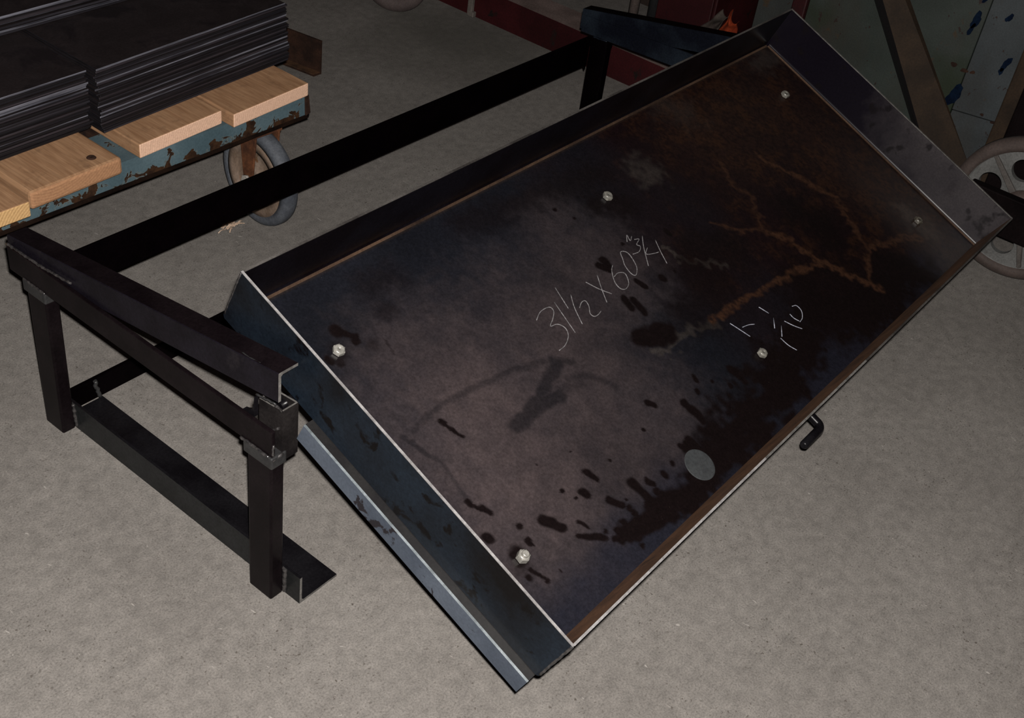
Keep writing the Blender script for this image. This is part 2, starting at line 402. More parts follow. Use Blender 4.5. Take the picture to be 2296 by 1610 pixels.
def floor_grid():
    st = .105
    us = np.arange(R_, TL - R_ + st / 2, st)
    vs = np.arange(R_, TW - R_ + st / 2, st)
    GU, GV = np.meshgrid(us, vs)

    def vnoise(cell, seed):
        r = np.random.default_rng(seed)
        a = r.random((int(TW / cell) + 4, int(TL / cell) + 4))
        x = GU / cell; y = GV / cell
        xi = x.astype(int); yi = y.astype(int)
        fx = x - xi; fy = y - yi
        fx = fx * fx * (3 - 2 * fx); fy = fy * fy * (3 - 2 * fy)
        return (a[yi, xi] * (1 - fx) + a[yi, xi + 1] * fx) * (1 - fy) + (a[yi + 1, xi] * (1 - fx) + a[yi + 1, xi + 1] * fx) * fy

    n1, n2, n3, n4 = vnoise(.45, 1), vnoise(.45, 2), vnoise(1.6, 3), vnoise(5.0, 4)
    n5, n6, n7, n8 = vnoise(.22, 5), vnoise(.9, 6), vnoise(3.0, 7), vnoise(1.6, 8)

    def strokes(L, wob0):
        out = np.zeros_like(GU)
        for pts, r, st_, so in L:
            wob = wob0 if wob0 else min(.20 + .9 * max(0, r - .55), 1.7)
            XU = GU + (n1 - .5) * wob + (n3 - .5) * wob * 1.2
            XV = GV + (n2 - .5) * wob + (n8 - .5) * wob * 1.2
            d = np.full_like(GU, 1e9)
            if len(pts) == 1:
                d = np.hypot(XU - pts[0][0], XV - pts[0][1])
            for (a, b), (c, e) in zip(pts[:-1], pts[1:]):
                du, dv = c - a, e - b
                l2 = du * du + dv * dv + 1e-9
                t = np.clip(((XU - a) * du + (XV - b) * dv) / l2, 0, 1)
                d = np.minimum(d, np.hypot(XU - a - t * du, XV - b - t * dv))
            lo, hi = r * (1 - so), r * (1 + so) + 1e-6
            q = np.clip((d - lo) / (hi - lo), 0, 1)
            out = np.maximum(out, st_ * (1 - q * q * (3 - 2 * q)))
        return out[..., None]

    def C3(*c):
        return np.array(c)[None, None, :]

    col = np.zeros(GU.shape + (3,)) + C3(.0045, .0048, .0068) * (0.75 + .5 * n4[..., None])
    # brownish, darker right-hand part
    k = np.clip((GU - 26 + (n4 - .5) * 14) / 16, 0, 1)[..., None]
    col = col * (1 - k) + C3(.0044, .0022, .0026) * k
    rm = np.clip((GU - 33 + (n4 - .5) * 16) / 18, 0, 1) * np.clip((n6 * .5 + n7 * .5 - .38) * 3.2, 0, 1) * np.clip((26.5 - GV) / 6, 0, 1)
    rm = np.clip(rm * (.05 + 1.5 * n5 * n6 * 1.4), 0, 1)[..., None]
    col = col * (1 - .75 * rm) + C3(.0125, .0052, .0030) * .75 * rm
    d = np.clip(strokes(BROWN_ZONES, 2.0) * (.8 + .4 * n6[..., None]), 0, 1)  # lighter brown zones at the left and centre
    col = col * (1 - d) + C3(.0330, .0250, .0255) * d
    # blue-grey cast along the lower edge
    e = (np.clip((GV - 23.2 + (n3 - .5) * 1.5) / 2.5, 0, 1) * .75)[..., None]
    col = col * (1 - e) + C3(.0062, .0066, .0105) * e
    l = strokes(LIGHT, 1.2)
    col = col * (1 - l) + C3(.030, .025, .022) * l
    s_ = strokes(DARK_CURVES, .25)  # dark curved marks in the middle, drawn as soft strokes
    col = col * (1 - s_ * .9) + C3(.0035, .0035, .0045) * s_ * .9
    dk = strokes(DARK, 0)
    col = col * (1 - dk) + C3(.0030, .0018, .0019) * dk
    ru = strokes(RUST, .6) * np.clip(.35 + 1.1 * n5[..., None], 0, 1)
    col = col * (1 - ru) + C3(.0230, .0105, .0060) * ru
    edge = np.clip(1 - np.minimum(np.minimum(GU - R_, TL - R_ - GU), GV - R_) / .22, 0, 1)[..., None] * .5
    col = col * (1 - edge) + C3(.016, .0105, .0075) * edge
    col *= (0.86 + .28 * n5[..., None])
    nv, nu = GU.shape
    kk = (TT - TH) * TK
    X = (TX0 + GU * TK) * S
    Y = -(TY0 + GV * TK * CT + kk * ST) * S
    Z = (TZ0 - GV * TK * ST + kk * CT) * S
    co = np.stack([X, Y, Z], -1).reshape(-1, 3)
    idx = np.arange(nv * nu).reshape(nv, nu)
    f = np.stack([idx[:-1, :-1], idx[1:, :-1], idx[1:, 1:], idx[:-1, 1:]], -1).reshape(-1, 4)
    me = bpy.data.meshes.new('floor_panel')
    me.vertices.add(len(co)); me.vertices.foreach_set('co', co.astype(np.float32).ravel())
    me.loops.add(f.size); me.loops.foreach_set('vertex_index', f.astype(np.int32).ravel())
    me.polygons.add(len(f)); me.polygons.foreach_set('loop_start', np.arange(0, f.size, 4, dtype=np.int32))
    me.polygons.foreach_set('loop_total', np.full(len(f), 4, dtype=np.int32))
    me.update(calc_edges=True)
    at = me.color_attributes.new('stain_tone', 'FLOAT_COLOR', 'POINT')
    rgba = np.concatenate([col.reshape(-1, 3), np.ones((len(co), 1))], 1).astype(np.float32)
    at.data.foreach_set('color', rgba.ravel())
    return me


def floor_panel_material():
    m, nt, bs = mat('tray_floor_scale')
    a = nt.nodes.new('ShaderNodeAttribute'); a.attribute_name = 'stain_tone'
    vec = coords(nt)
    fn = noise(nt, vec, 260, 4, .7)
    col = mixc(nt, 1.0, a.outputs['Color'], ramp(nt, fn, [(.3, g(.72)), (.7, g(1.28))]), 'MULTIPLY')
    dust = noise(nt, vec, 420, 2, .5)
    col = mixc(nt, ramp(nt, dust, [(.765, g(0)), (.80, g(.45))]), col, (.07, .055, .042))
    nt.links.new(col, bs.inputs['Base Color'])
    bs.inputs['Roughness'].default_value = .34
    bs.inputs['Specular IOR Level'].default_value = .20
    bump(nt, bs, fn, .06, .0005)
    return m


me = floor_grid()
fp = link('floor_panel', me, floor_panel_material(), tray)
mb = MB(); mb.box((R_, R_, 0), (TL - R_, TW - R_, TT - .03), F=T)
mb.build('underside', STEEL, tray)


def arc(cu, ch, r, a0, a1, n=6):
    return [(cu + r * math.cos(math.radians(a0 + (a1 - a0) * i / n)), ch + r * math.sin(math.radians(a0 + (a1 - a0) * i / n))) for i in range(n + 1)]


def side_flange(mirror, m_out, m_in, m_rim, name):
    """plate standing along v at one end of the tray, with its folded foot"""
    mb = MB()
    q = (lambda u: TL - u) if mirror else (lambda u: u)
    out = [(.05, TH - .03), (0, TH - .25), (0, R_ + .2)] + arc(R_, R_ * .9, R_, 180, 235, 4)[1:] + \
          arc(TW - R_, R_ * .9, R_, 305, 360, 4)[:-1] + [(TW, R_ + .2), (TW, TH - .25), (TW - .05, TH - .03)]
    a = [mb.bm.verts.new(T(q(0), v, h)) for v, h in out]
    b = [mb.bm.verts.new(T(q(TT), v, h)) for v, h in out]
    n = len(out)
    for i in range(n):
        f = mb.bm.faces.new([a[i], a[(i + 1) % n], b[(i + 1) % n], b[i]])
        f.material_index = 2 if i == n - 1 else 0
    mb.bm.faces.new(a).material_index = 0
    mb.bm.faces.new(b).material_index = 1
    # rim bead that catches the light
    mb.box((q(0), .04, TH - .05), (q(TT), TW - .04, TH + .02), F=T, mi=2)
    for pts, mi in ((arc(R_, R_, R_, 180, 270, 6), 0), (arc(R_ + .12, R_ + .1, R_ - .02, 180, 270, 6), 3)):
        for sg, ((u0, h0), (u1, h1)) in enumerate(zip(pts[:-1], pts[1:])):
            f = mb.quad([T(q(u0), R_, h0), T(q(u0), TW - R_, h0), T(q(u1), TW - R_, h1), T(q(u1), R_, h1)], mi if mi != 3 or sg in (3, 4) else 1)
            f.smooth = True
    bmesh.ops.remove_doubles(mb.bm, verts=mb.bm.verts[:], dist=1e-6)
    return mb.build(name, [m_out, m_in, m_rim, FOLD_GLINT], tray)


def long_flange(front, m_out, m_in, m_rim, name):
    mb = MB()
    q = (lambda v: TW - v) if front else (lambda v: v)
    mb.box((TT, q(0), R_ * .8), (TL - TT, q(TT), TH - .04), F=T, mi=0)
    lean = .46 if front else .004                     # the lower flange is folded a little past square
    mb.quad([T(TT, q(TT + lean), R_ * .45), T(TL - TT, q(TT + lean), R_ * .45), T(TL - TT, q(TT + .004), TH - .04), T(TT, q(TT + .004), TH - .04)], 1)
    if front:                                          # the sheared edge steps from bright to dull towards the far end
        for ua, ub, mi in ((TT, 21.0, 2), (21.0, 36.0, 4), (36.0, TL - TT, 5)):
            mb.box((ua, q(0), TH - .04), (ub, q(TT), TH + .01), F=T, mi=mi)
    else:
        mb.box((TT, q(0), TH - .04), (TL - TT, q(TT), TH + .01), F=T, mi=2)
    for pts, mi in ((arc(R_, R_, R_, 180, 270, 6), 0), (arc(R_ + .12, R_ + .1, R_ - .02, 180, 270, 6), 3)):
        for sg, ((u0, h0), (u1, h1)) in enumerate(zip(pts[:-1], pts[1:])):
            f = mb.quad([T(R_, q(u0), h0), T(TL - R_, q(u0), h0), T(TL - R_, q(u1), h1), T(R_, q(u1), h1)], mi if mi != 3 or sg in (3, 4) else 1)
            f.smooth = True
    return mb.build(name, [m_out, m_in, m_rim, FOLD_GLINT, BARE_DIM, RIM_DARK], tray, recalc=True)


o = side_flange(False, TRAY_OUT, TRAY_DARK, BARE, 'end_flange'); o['label'] = 'near end flange with blue mill scale and a bright sheared rim'
o = side_flange(True, TRAY_DARK, TRAY_END, BARE_DIM, 'end_flange'); o['label'] = 'far end flange, blotchy grey inside'
o = long_flange(False, STEEL, TRAY_DARK, RIM_DARK, 'long_flange'); o['label'] = 'upper long flange, nearly black inside'
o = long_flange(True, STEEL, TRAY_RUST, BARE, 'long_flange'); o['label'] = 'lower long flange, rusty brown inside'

# corner welds
for u in (0.0, TL):
    for v in (0.0, TW):
        mb = MB()
        k = .07 if u == 0 else -.07
        kv = .07 if v == 0 else -.07
        pts = [T(u + k + rng.normal(0, .012), v + kv + rng.normal(0, .012), h) for h in np.linspace(.35, TH - .1, 16)]
        mb.tube(pts, .1 * S, n=7)
        mb.build('weld_bead', WELD if u == 0 else TRAY_DARK, tray)

# bolts through the tray floor
DN = T(0, 0, 1) - T(0, 0, 0)
EU = T(1, 0, 0) - T(0, 0, 0)
EV = T(0, 1, 0) - T(0, 0, 0)


ZINC_MID = blotchy('zinc_mid_dim', (.075, .072, .065), (.13, .125, .11), 90, rough=.32, spec=.5)  # farther bolts get dimmer zinc: weaker flash put into the colour
ZINC_DARK = blotchy('zinc_far_dim', (.030, .026, .020), (.060, .053, .042), 90, rough=.35, spec=.5)


def bolt(u, v, rot, hgt, ms):
    mb = MB()
    hexp = [(.41 * math.cos(math.radians(60 * i + rot)), .41 * math.sin(math.radians(60 * i + rot))) for i in range(6)]
    c = T(u, v, TT)
    mb.prism(hexp, c, c + DN * hgt, EU, EV)
    f = [f for f in mb.bm.faces if len(f.verts) == 6]
    es = list({e for ff in f for e in ff.edges})
    bmesh.ops.bevel(mb.bm, geom=es, offset=.05 * S, segments=2, affect='EDGES', clamp_overlap=True)
    mb.lathe([(0, .001 * S), (hgt * S, .001 * S), ((hgt + .03) * S, .27 * S), (hgt * S, .34 * S), (0, .34 * S)], c, DN, n=24)
    return mb.build('bolt', ms, tray)


for i, (u, v) in enumerate(((4.47, 5.57), (4.45, 22.22), (33.05, 5.56), (33.2, 22.22), (61.7, 5.57), (62.05, 22.23))):
    b = bolt(u, v, (10, 35, 20, 44, 5, 28)[i], .34 if i != 1 else .50, (ZINC, ZINC, ZINC_MID, ZINC_MID, ZINC_MID, ZINC_DARK)[i])
# shank end standing out of the lower near bolt
mb = MB(); c = T(4.45, 22.22, TT)
mb.tube([c + DN * .50, c + DN * .68, c + DN * .72], 0, n=16, rs=[.23 * S, .23 * S, .17 * S]); mb.build('bolt_stud', ZINC, tray)

mb = MB(); c = T(20.52, 25.16, TT)
mb.lathe([(0, .001 * S), (.03 * S, .001 * S), (.03 * S, 1.10 * S), (.015 * S, 1.16 * S), (0, 1.16 * S)], c, DN, n=40)
for f in mb.bm.faces:
    f.smooth = False
o = mb.build('round_plug', blotchy('plug_grey', (.0160, .0175, .019), (.0220, .0240, .0255), 40, rough=.6), tray); o['label'] = 'round dull grey plug in the tray floor'

# chalk writing: 31 1/2 x 60 3/4 and the scribble beside it
CH = blotchy('soapstone_chalk', (0.06400, 0.06000, 0.06200), (0.13600, 0.13200, 0.13600), 240, .35, .60, rough=.95, spec=.1)
CHB = blotchy('bright_chalk', (0.12100, 0.12650, 0.15400), (0.23100, 0.23650, 0.27500), 240, .35, .60, rough=.95, spec=.1)


def smooth(pts):
    if len(pts) < 3:
        return pts
    P = [np.array(p) for p in pts]
    P = [2 * P[0] - P[1]] + P + [2 * P[-1] - P[-2]]
    out = []
    for i in range(1, len(P) - 2):
        for t in np.linspace(0, 1, 6)[:-1]:
            out.append(.5 * (2 * P[i] + (P[i + 1] - P[i - 1]) * t + (2 * P[i - 1] - 5 * P[i] + 4 * P[i + 1] - P[i + 2]) * t * t + (3 * P[i] - P[i - 1] - 3 * P[i + 1] + P[i + 2]) * t ** 3))
    out.append(P[-2])
    return out


GROUPS = [('chalk_numeral', (0,), CH), ('chalk_numeral', (1,), CH), ('chalk_numeral', (2,), CH), ('chalk_slash', (3,), CH), ('chalk_numeral', (4,), CH), ('chalk_cross', (5, 6), CH),
          ('chalk_numeral', (7,), CH), ('chalk_numeral', (8,), CH), ('chalk_tick', (9,), CH), ('chalk_numeral', (10,), CH), ('chalk_slash', (11,), CH), ('chalk_numeral', (12, 13), CH),
          ('chalk_letter', (14, 15), CHB), ('chalk_letter', (16, 17), CHB), ('chalk_letter', (18,), CHB), ('chalk_letter', (19, 20), CHB), ('chalk_tick', (21,), CHB), ('chalk_tick', (22,), CHB)]
for name, ids, mt in GROUPS:
    mb = MB()
    for i in ids:
        pts = [T(float(p[0]), float(p[1]), TT + .010) for p in smooth(CHALK[i])]
        mb.tube(pts, .033 * S, n=5)
    mb.build(name, mt, tray)

# angle irons bolted under the tray
ARM = blotchy('bare_grey_angle', (0.03240, 0.04005, 0.05419), (0.05006, 0.06008, 0.07775), 9, rough=.31, spec=.2, c2=(0.00942, 0.00825, 0.01060), s2=24, lo2=.595, hi2=.625, fine=.12)
ARM_TOP = blotchy('angle_top_dark', (0.00400, 0.00350, 0.00400), (0.00700, 0.00650, 0.00650), 20, rough=.45)


RIDGE = blotchy('ridge_highlight', (.050, .060, .066), (.110, .125, .135), 30, rough=.4, spec=.3)  # highlight along the angle's bevel painted as a lighter colour


def arm(u0, v0, name, m0):
    mb = MB()
    w, d, t = 2.1, 1.62, .22
    prof = [(0.10, 0), (w, 0), (w, -t), (t, -t), (t, -d), (0.06, -d), (0, -d + .06), (0, -.10)]
    # sides: 0 top flange, 6 outer face, 7 bevel between them
    mis = [1, 1, 1, 1, 0, 0, 0, 2]
    mb.prism(prof, T(u0, v0, -.005), T(u0, 27.56, -.005), EU, DN, mis=mis, endmi=1)
    return mb.build(name, [m0, ARM_TOP, RIDGE], tray)


arm(-.66, 8.35, 'support_angle', ARM)
arm(TL - 3.2, 8.35, 'support_angle', STEEL)
# pull handle: a bent rod under the lower edge
mb = MB()
hp = [T(33.15, 21.0, -.50), T(33.15, 28.2, -.50)] + [T(33.15 - .55 + .55 * math.cos(a), 28.65 + .45 * math.sin(a), -.50) for a in np.linspace(0, math.pi / 2, 7)] + \
     [T(30.35, 29.1, -.50), T(30.18, 29.1, -.50)]
mb.tube(hp, .33 * S, n=14, rs=[.33 * S] * (len(hp) - 1) + [.22 * S])
o = mb.build('bent_rod_handle', STEEL, tray); o['label'] = 'bent black rod handle under the lower edge'
mb = MB(); mb.box((31.9, 19.0, -1.0), (34.4, 23.0, -.02), .06 * S, F=T); mb.build('handle_bracket', STEEL, tray)

# ------------------------------------------------------------------ the stand
stand = thing('steel_stand', 'low black welded steel stand of legs and angle irons under the tray', 'stand', U(32.8, 12, 0))
LX = 67.1
W_, SX, SY = 23.86, 1.04, 2.07


def ubox(name, a, b, m, bev=.06, par=None):
    mb = MB(); mb.box(a, b, bev * S, 3, F=U)
    return mb.build(name, m, par or stand)


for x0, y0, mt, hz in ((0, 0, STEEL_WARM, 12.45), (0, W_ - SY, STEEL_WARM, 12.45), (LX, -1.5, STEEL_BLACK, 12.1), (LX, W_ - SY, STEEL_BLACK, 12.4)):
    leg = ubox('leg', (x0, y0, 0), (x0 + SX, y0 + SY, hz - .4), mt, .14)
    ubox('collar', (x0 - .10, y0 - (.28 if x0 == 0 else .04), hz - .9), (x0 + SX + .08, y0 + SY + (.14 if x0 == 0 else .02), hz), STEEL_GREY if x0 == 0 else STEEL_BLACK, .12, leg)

EX, EY, EZ = U(1, 0, 0), U(0, 1, 0), U(0, 0, 1)


def angle(name, p0, p1, m, v_h, f_w, t=.25, down=True, mats=None):
    """angle iron with its outer corner on p0-p1: one leg vertical, the other level towards +x"""
    mb = MB()
    s_ = -1 if down else 1
    prof = [(.05, 0), (f_w, 0), (f_w, s_ * t), (t + .12, s_ * t), (t, s_ * (t + .12)), (t, s_ * v_h), (0, s_ * v_h), (0, s_ * .05)]
    # faces: 0 flange outside, 1 flange tip, 6 vertical outside, 7 corner bevel
    mis = [1, 1, 0, 0, 0, 2, 0, 0] if mats else None
    mb.prism(prof, U(*p0), U(*p1), EX, EZ, mis=mis, endmi=3 if mats else None)
    return mb.build(name, mats or m, stand)


NEAR = [blotchy('angle_face', (.0035, .0028, .0042), (.0060, .0050, .0075), 10, rough=.3, spec=.10, c2=(.009, .0075, .009), s2=14, lo2=.62, hi2=.7),
        STEEL_WARM, STEEL_GREY, BARE_DIM]
FAR = [STEEL_BLUE, STEEL_BLACK, STEEL_BLACK, STEEL_BLACK]
# side rails (level) and the sloping rails on top of them
mb = MB(); mb.hexa([U(0, -1.75, 12.40), U(.28, -1.75, 12.40), U(.28, 23.9, 12.45), U(0, 23.9, 12.45), U(0, -1.75, 14.30), U(.28, -1.75, 14.30), U(.28, 23.9, 14.40), U(0, 23.9, 14.40)], .05 * S, 2)
mb.build('side_rail', STEEL_WARM, stand)
mb = MB(); mb.hexa([U(LX, -2.9, 12.10), U(LX + .28, -2.9, 12.10), U(LX + .28, 23.9, 13.1), U(LX, 23.9, 13.1), U(LX, -2.9, 13.9), U(LX + .28, -2.9, 13.9), U(LX + .28, 23.9, 15.0), U(LX, 23.9, 15.0)], .05 * S, 2)
mb.build('side_rail', STEEL_BLUE, stand)
o = angle('sloping_rail', (.30, -2.02, 14.87), (.30, 24.1, 18.72), None, 2.08, 1.45, t=.2, mats=NEAR); o['label'] = 'near sloping angle iron with a bright cut end'
angle('sloping_rail', (LX + .1, -3.13, 14.47), (LX + .1, 24.1, 19.40), None, 2.12, 1.45, t=.2, mats=FAR)
# base angles on the floor, running front to back
base_m = [blotchy('base_angle_face', (.0065, .0068, .0070), (.0110, .0115, .012), 9, rough=.3, spec=.10), STEEL, STEEL, BARE_DIM]


def base_angle(x, ms, y0=.6, y1=25.33):
    mb = MB()
    h, w, t = 2.36, 3.32, .19
    prof = [(0, 0), (w, 0), (w, t), (t + .15, t), (t, t + .15), (t, h), (0, h)]
    mb.prism(prof, U(x, y0, 0.001), U(x, y1, .001), EX, EZ, mis=[1, 1, 1, 1, 1, 1, 0], endmi=3)
    return mb.build('base_angle', ms, stand)


base_angle(1.10, base_m)
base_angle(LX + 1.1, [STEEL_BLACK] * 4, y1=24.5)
# rear rail and rear floor bar
mb = MB()
mb.hexa([U(.9, .62, 10.72), U(.9, .87, 10.72), U(LX + .2, -1.62, 8.72), U(LX + .2, -1.87, 8.72), U(.9, .62, 13.64), U(.9, .87, 13.64), U(LX + .2, -1.62, 11.98), U(LX + .2, -1.87, 11.98)], .05 * S, 2)
mb.prism([(0, .1), (-.6, .1), (-.45, -.05), (-.25, -.18), (-.1, -.36), (0, -.55)], U(LX + .05, -1.80, 8.76), U(LX + .05, -1.63, 8.76), EX, EZ)
mb.build('rear_rail', STEEL_BLACK, stand)
mb = MB()
mb.prism([(0, 0), (2.0, 0), (2.0, .2), (.2, .2), (.2, 1.80), (0, 1.80)], U(1.4, .3, 0.002), U(LX + .5, .0, 0.002), -EY, EZ)
mb.build('floor_crossbar', STEEL_BLACK, stand)
mb = MB()
for (a, b) in (((4.05, .42, 1.75), (4.15, .6, .25)),):
    mb.tube([U(*a).lerp(U(*b), t) + Vector((rng.normal(0, .0012), 0, 0)) for t in np.linspace(0, 1, 9)], .16 * S, n=8)
mb.build('weld_bead', STEEL_GREY, stand)


# front posts that carry the high end of the sloping rails: open rectangular tubes
def post(x, ms, z1):
    mb = MB()
    w, d, t = 1.24, 1.95, .12
    y1 = 23.9
    outer = [(x, y1 - d), (x + w, y1 - d), (x + w, y1), (x, y1)]
    inner = [(x + t, y1 - d + t), (x + w - t, y1 - d + t), (x + w - t, y1 - t), (x + t, y1 - t)]
    zt = lambda y: z1 + (y - y1) * .1
    bm = mb.bm
    v = [[bm.verts.new(U(a, b, z)) for a, b in L] for L, z in ((outer, 11.7), (inner, 11.7))]
    vt = [[bm.verts.new(U(a, b, zt(b))) for a, b in L] for L in (outer, inner)]
    for i in range(4):
        j = (i + 1) % 4
        bm.faces.new([v[0][i], v[0][j], vt[0][j], vt[0][i]])
        bm.faces.new([v[1][j], v[1][i], vt[1][i], vt[1][j]])
        bm.faces.new([vt[0][i], vt[0][j], vt[1][j], vt[1][i]]).material_index = 1
        bm.faces.new([v[0][j], v[0][i], v[1][i], v[1][j]])
    return mb.build('post', ms, stand)


POSTM = blotchy('heat_marked_steel', (0.00500, 0.00425, 0.00450), (0.01100, 0.00950, 0.00950), 22, rough=.3, spec=.2)
post(.80, [POSTM, BARE_DIM], 15.55)
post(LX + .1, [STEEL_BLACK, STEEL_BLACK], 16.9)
# gusset that rounds the corner between side rail and post
mb = MB()
gp = [(0, 0), (-1.0, 0), (-.78, .06), (-.42, .25), (-.16, .55), (-.04, .95), (0, 1.5)]
mb.prism(gp, U(.30, 22.1, 14.3), U(.62, 22.1, 14.3), EY, EZ)
mb.build('gusset', STEEL, stand)
# pivot pins through posts and tray angles
for x in (1.5, LX - 1.6):
    mb = MB(); mb.tube([U(x, 22.9, 14.9), U(x + 1.8, 22.9, 14.9)], .3 * S, n=14); mb.build('pivot_pin', STEEL, stand)


def bead(pts, r, name='weld_bead', m=WELD, n=8, jit=.016):
    mb = MB()
    P = [Vector(p) for p in pts]
    out, rs = [], []
    for a, b in zip(P[:-1], P[1:]):
        k = max(3, int((b - a).length / (.16 * S)))
        for i in range(k):
            out.append(a.lerp(b, i / k) + Vector(rng.normal(0, jit * S, 3)))
            rs.append(r * .72 * S * (1 + .16 * math.sin(len(rs) * 2.1) + rng.normal(0, .06)))
    out.append(P[-1]); rs.append(r * S * .6)
    mb.tube(out, 0, n=n, rs=rs)
    return mb.build(name, m, stand)


bead([U(-.05, 21.3, 12.45), U(-.05, 23.7, 12.45)], .13)
bead([U(-.02, 23.9, 12.2), U(.8, 23.95, 12.4)], .14)
bead([U(.08, 23.92, 12.6), U(.12, 23.92, 13.4)], .11)
bead([U(.80, 22.6, 12.7), U(.80, 22.9, 13.4), U(.78, 23.6, 14.1)], .13)
bead([U(.30, 22.3, 16.15), U(.30, 23.9, 16.38)], .09, m=STEEL_GREY)
bead([U(.30, 23.9, 16.3), U(.78, 23.9, 15.55)], .11)
bead([U(0.02, -1.7, 14.45), U(.05, 2.2, 14.55), U(.10, 5.2, 14.85)], .13)
bead([U(-.02, -.2, 12.45), U(-.02, 2.2, 12.45)], .12)
bead([U(1.08, .95 + SY - 1, 2.3), U(1.12, 2.15, .2)], .22, jit=.02)
bead([U(1.1, W_ + .08, 2.3), U(1.12, W_ + .10, .15)], .26, jit=.02)
bead([U(.45, 23.0, 18.50), U(.42, 21.6, 18.32), U(.5, 20.9, 18.26)], .06, m=STEEL_GREY, jit=.01)
bead([U(LX - .05, -1.2, 12.1), U(LX - .05, .5, 12.2)], .10, m=STEEL_BLUE)

# ------------------------------------------------------------------ the cart with its planks, and the stacked sheets
def teal_paint():
    m, nt, bs = mat('chipped_teal_paint')
    vec = coords(nt)
    col = ramp(nt, noise(nt, vec, 8, 4), [(.36, (.0380, .0620, .0740)), (.66, (.0620, .0930, .1080))])
    sx = nt.nodes.new('ShaderNodeSeparateXYZ'); nt.links.new(nt.nodes.new('ShaderNodeNewGeometry').outputs['Position'], sx.inputs[0])
    mr = nt.nodes.new('ShaderNodeMapRange')           # the paint lets go along the bottom edge first
    for k, v in ((1, .226), (2, .262), (3, .155), (4, -.03)): mr.inputs[k].default_value = v
    nt.links.new(sx.outputs['Z'], mr.inputs[0])
    mx = nt.nodes.new('ShaderNodeMapRange')           # and most at the right-hand end
    for k, v in ((1, .45), (2, .80), (3, .0), (4, .05)): mx.inputs[k].default_value = v
    nt.links.new(sx.outputs['X'], mx.inputs[0])
    a = nt.nodes.new('ShaderNodeMath'); a.operation = 'ADD'; b = nt.nodes.new('ShaderNodeMath'); b.operation = 'ADD'
    nt.links.new(noise(nt, vec, 24, 4, .6, .5), a.inputs[0]); nt.links.new(mr.outputs[0], a.inputs[1])
    nt.links.new(a.outputs[0], b.inputs[0]); nt.links.new(mx.outputs[0], b.inputs[1])
    rust = ramp(nt, noise(nt, vec, 60, 3), [(.35, (.0120, .0055, .0030)), (.65, (.0300, .0140, .0065))])
    lift = ramp(nt, b.outputs[0], [(.600, g(0)), (.612, g(1))])
    halo = ramp(nt, b.outputs[0], [(.582, g(0)), (.600, g(.6)), (.604, g(0))])
    col = mixc(nt, halo, col, (.10, .105, .090))
    col = mixc(nt, lift, col, rust)
    fn = noise(nt, vec, 240, 3, .7)
    col = mixc(nt, 1.0, col, ramp(nt, fn, [(.3, g(.88)), (.7, g(1.12))]), 'MULTIPLY')
    nt.links.new(col, bs.inputs['Base Color'])
    bs.inputs['Roughness'].default_value = .55
    bs.inputs['Specular IOR Level'].default_value = .25
    hb = nt.nodes.new('ShaderNodeInvert'); nt.links.new(lift, hb.inputs['Color'])
    bump(nt, bs, hb.outputs['Color'], .6, .0012)
    return m


TEAL = teal_paint()
RUST = blotchy('brown_rust', (0.02250, 0.01100, 0.00600), (0.05750, 0.02750, 0.01300), 26, rough=.85, spec=.2)
RUST_D = blotchy('dark_rust', (0.01000, 0.00450, 0.00300), (0.02250, 0.01000, 0.00600), 26, rough=.9, spec=.15)


def pine(name, c0, c1, seed):
    m, nt, bs = mat(name)
    vec = coords(nt, (1.0, .10, 1.0))
    mp = vec.node; mp.inputs['Location'].default_value = (seed, seed * .7, 0)
    grain = noise(nt, vec, 120, 4, .6, .4)
    col = ramp(nt, grain, [(.36, c0), (.66, c1)])
    v2 = coords(nt)
    dirt = noise(nt, v2, 26, 5, .7)
    col = mixc(nt, ramp(nt, dirt, [(.56, g(0)), (.74, g(.55))]), col, (.075, .042, .024))
    fibres = noise(nt, coords(nt, (1, .03, 1)), 420, 2, .6)
    col = mixc(nt, 1.0, col, ramp(nt, fibres, [(.3, g(.86)), (.7, g(1.1))]), 'MULTIPLY')
    nt.links.new(col, bs.inputs['Base Color'])
    bs.inputs['Roughness'].default_value = .8
    bs.inputs['Specular IOR Level'].default_value = .2
    return m


def endgrain(name, c0, c1, cen):
    m, nt, bs = mat(name)
    geo = nt.nodes.new('ShaderNodeNewGeometry')
    mp = nt.nodes.new('ShaderNodeMapping'); mp.inputs['Location'].default_value = (-cen[0], 0, -cen[1]); mp.inputs['Scale'].default_value = (1, 0, 1)
    nt.links.new(geo.outputs['Position'], mp.inputs['Vector'])
    w = nd(nt, 'ShaderNodeTexWave', Scale=58.0, Distortion=.6, Detail=2.0); w.wave_type = 'RINGS'; w.rings_direction = 'SPHERICAL'
    nt.links.new(mp.outputs['Vector'], w.inputs['Vector'])
    col = ramp(nt, w.outputs['Fac'], [(.15, c0), (.6, c1)])
    col = mixc(nt, 1.0, col, ramp(nt, noise(nt, coords(nt), 300, 3), [(.3, g(.85)), (.7, g(1.12))]), 'MULTIPLY')
    nt.links.new(col, bs.inputs['Base Color'])
    bs.inputs['Roughness'].default_value = .85
    bs.inputs['Specular IOR Level'].default_value = .15
    return m


cart = thing('platform_cart', 'low chipped teal platform cart with pine planks carrying the stacked steel sheets', 'cart', (.25, .60, 0))
X0C, X1C, YF, YB = -.62, .803, .222, 1.02


def cbox(name, a, b, ms, bev=.001, par=None, mi=0):
    mb = MB(); mb.box(a, b, bev, 2, mi=mi)
    return mb.build(name, ms, par or cart)


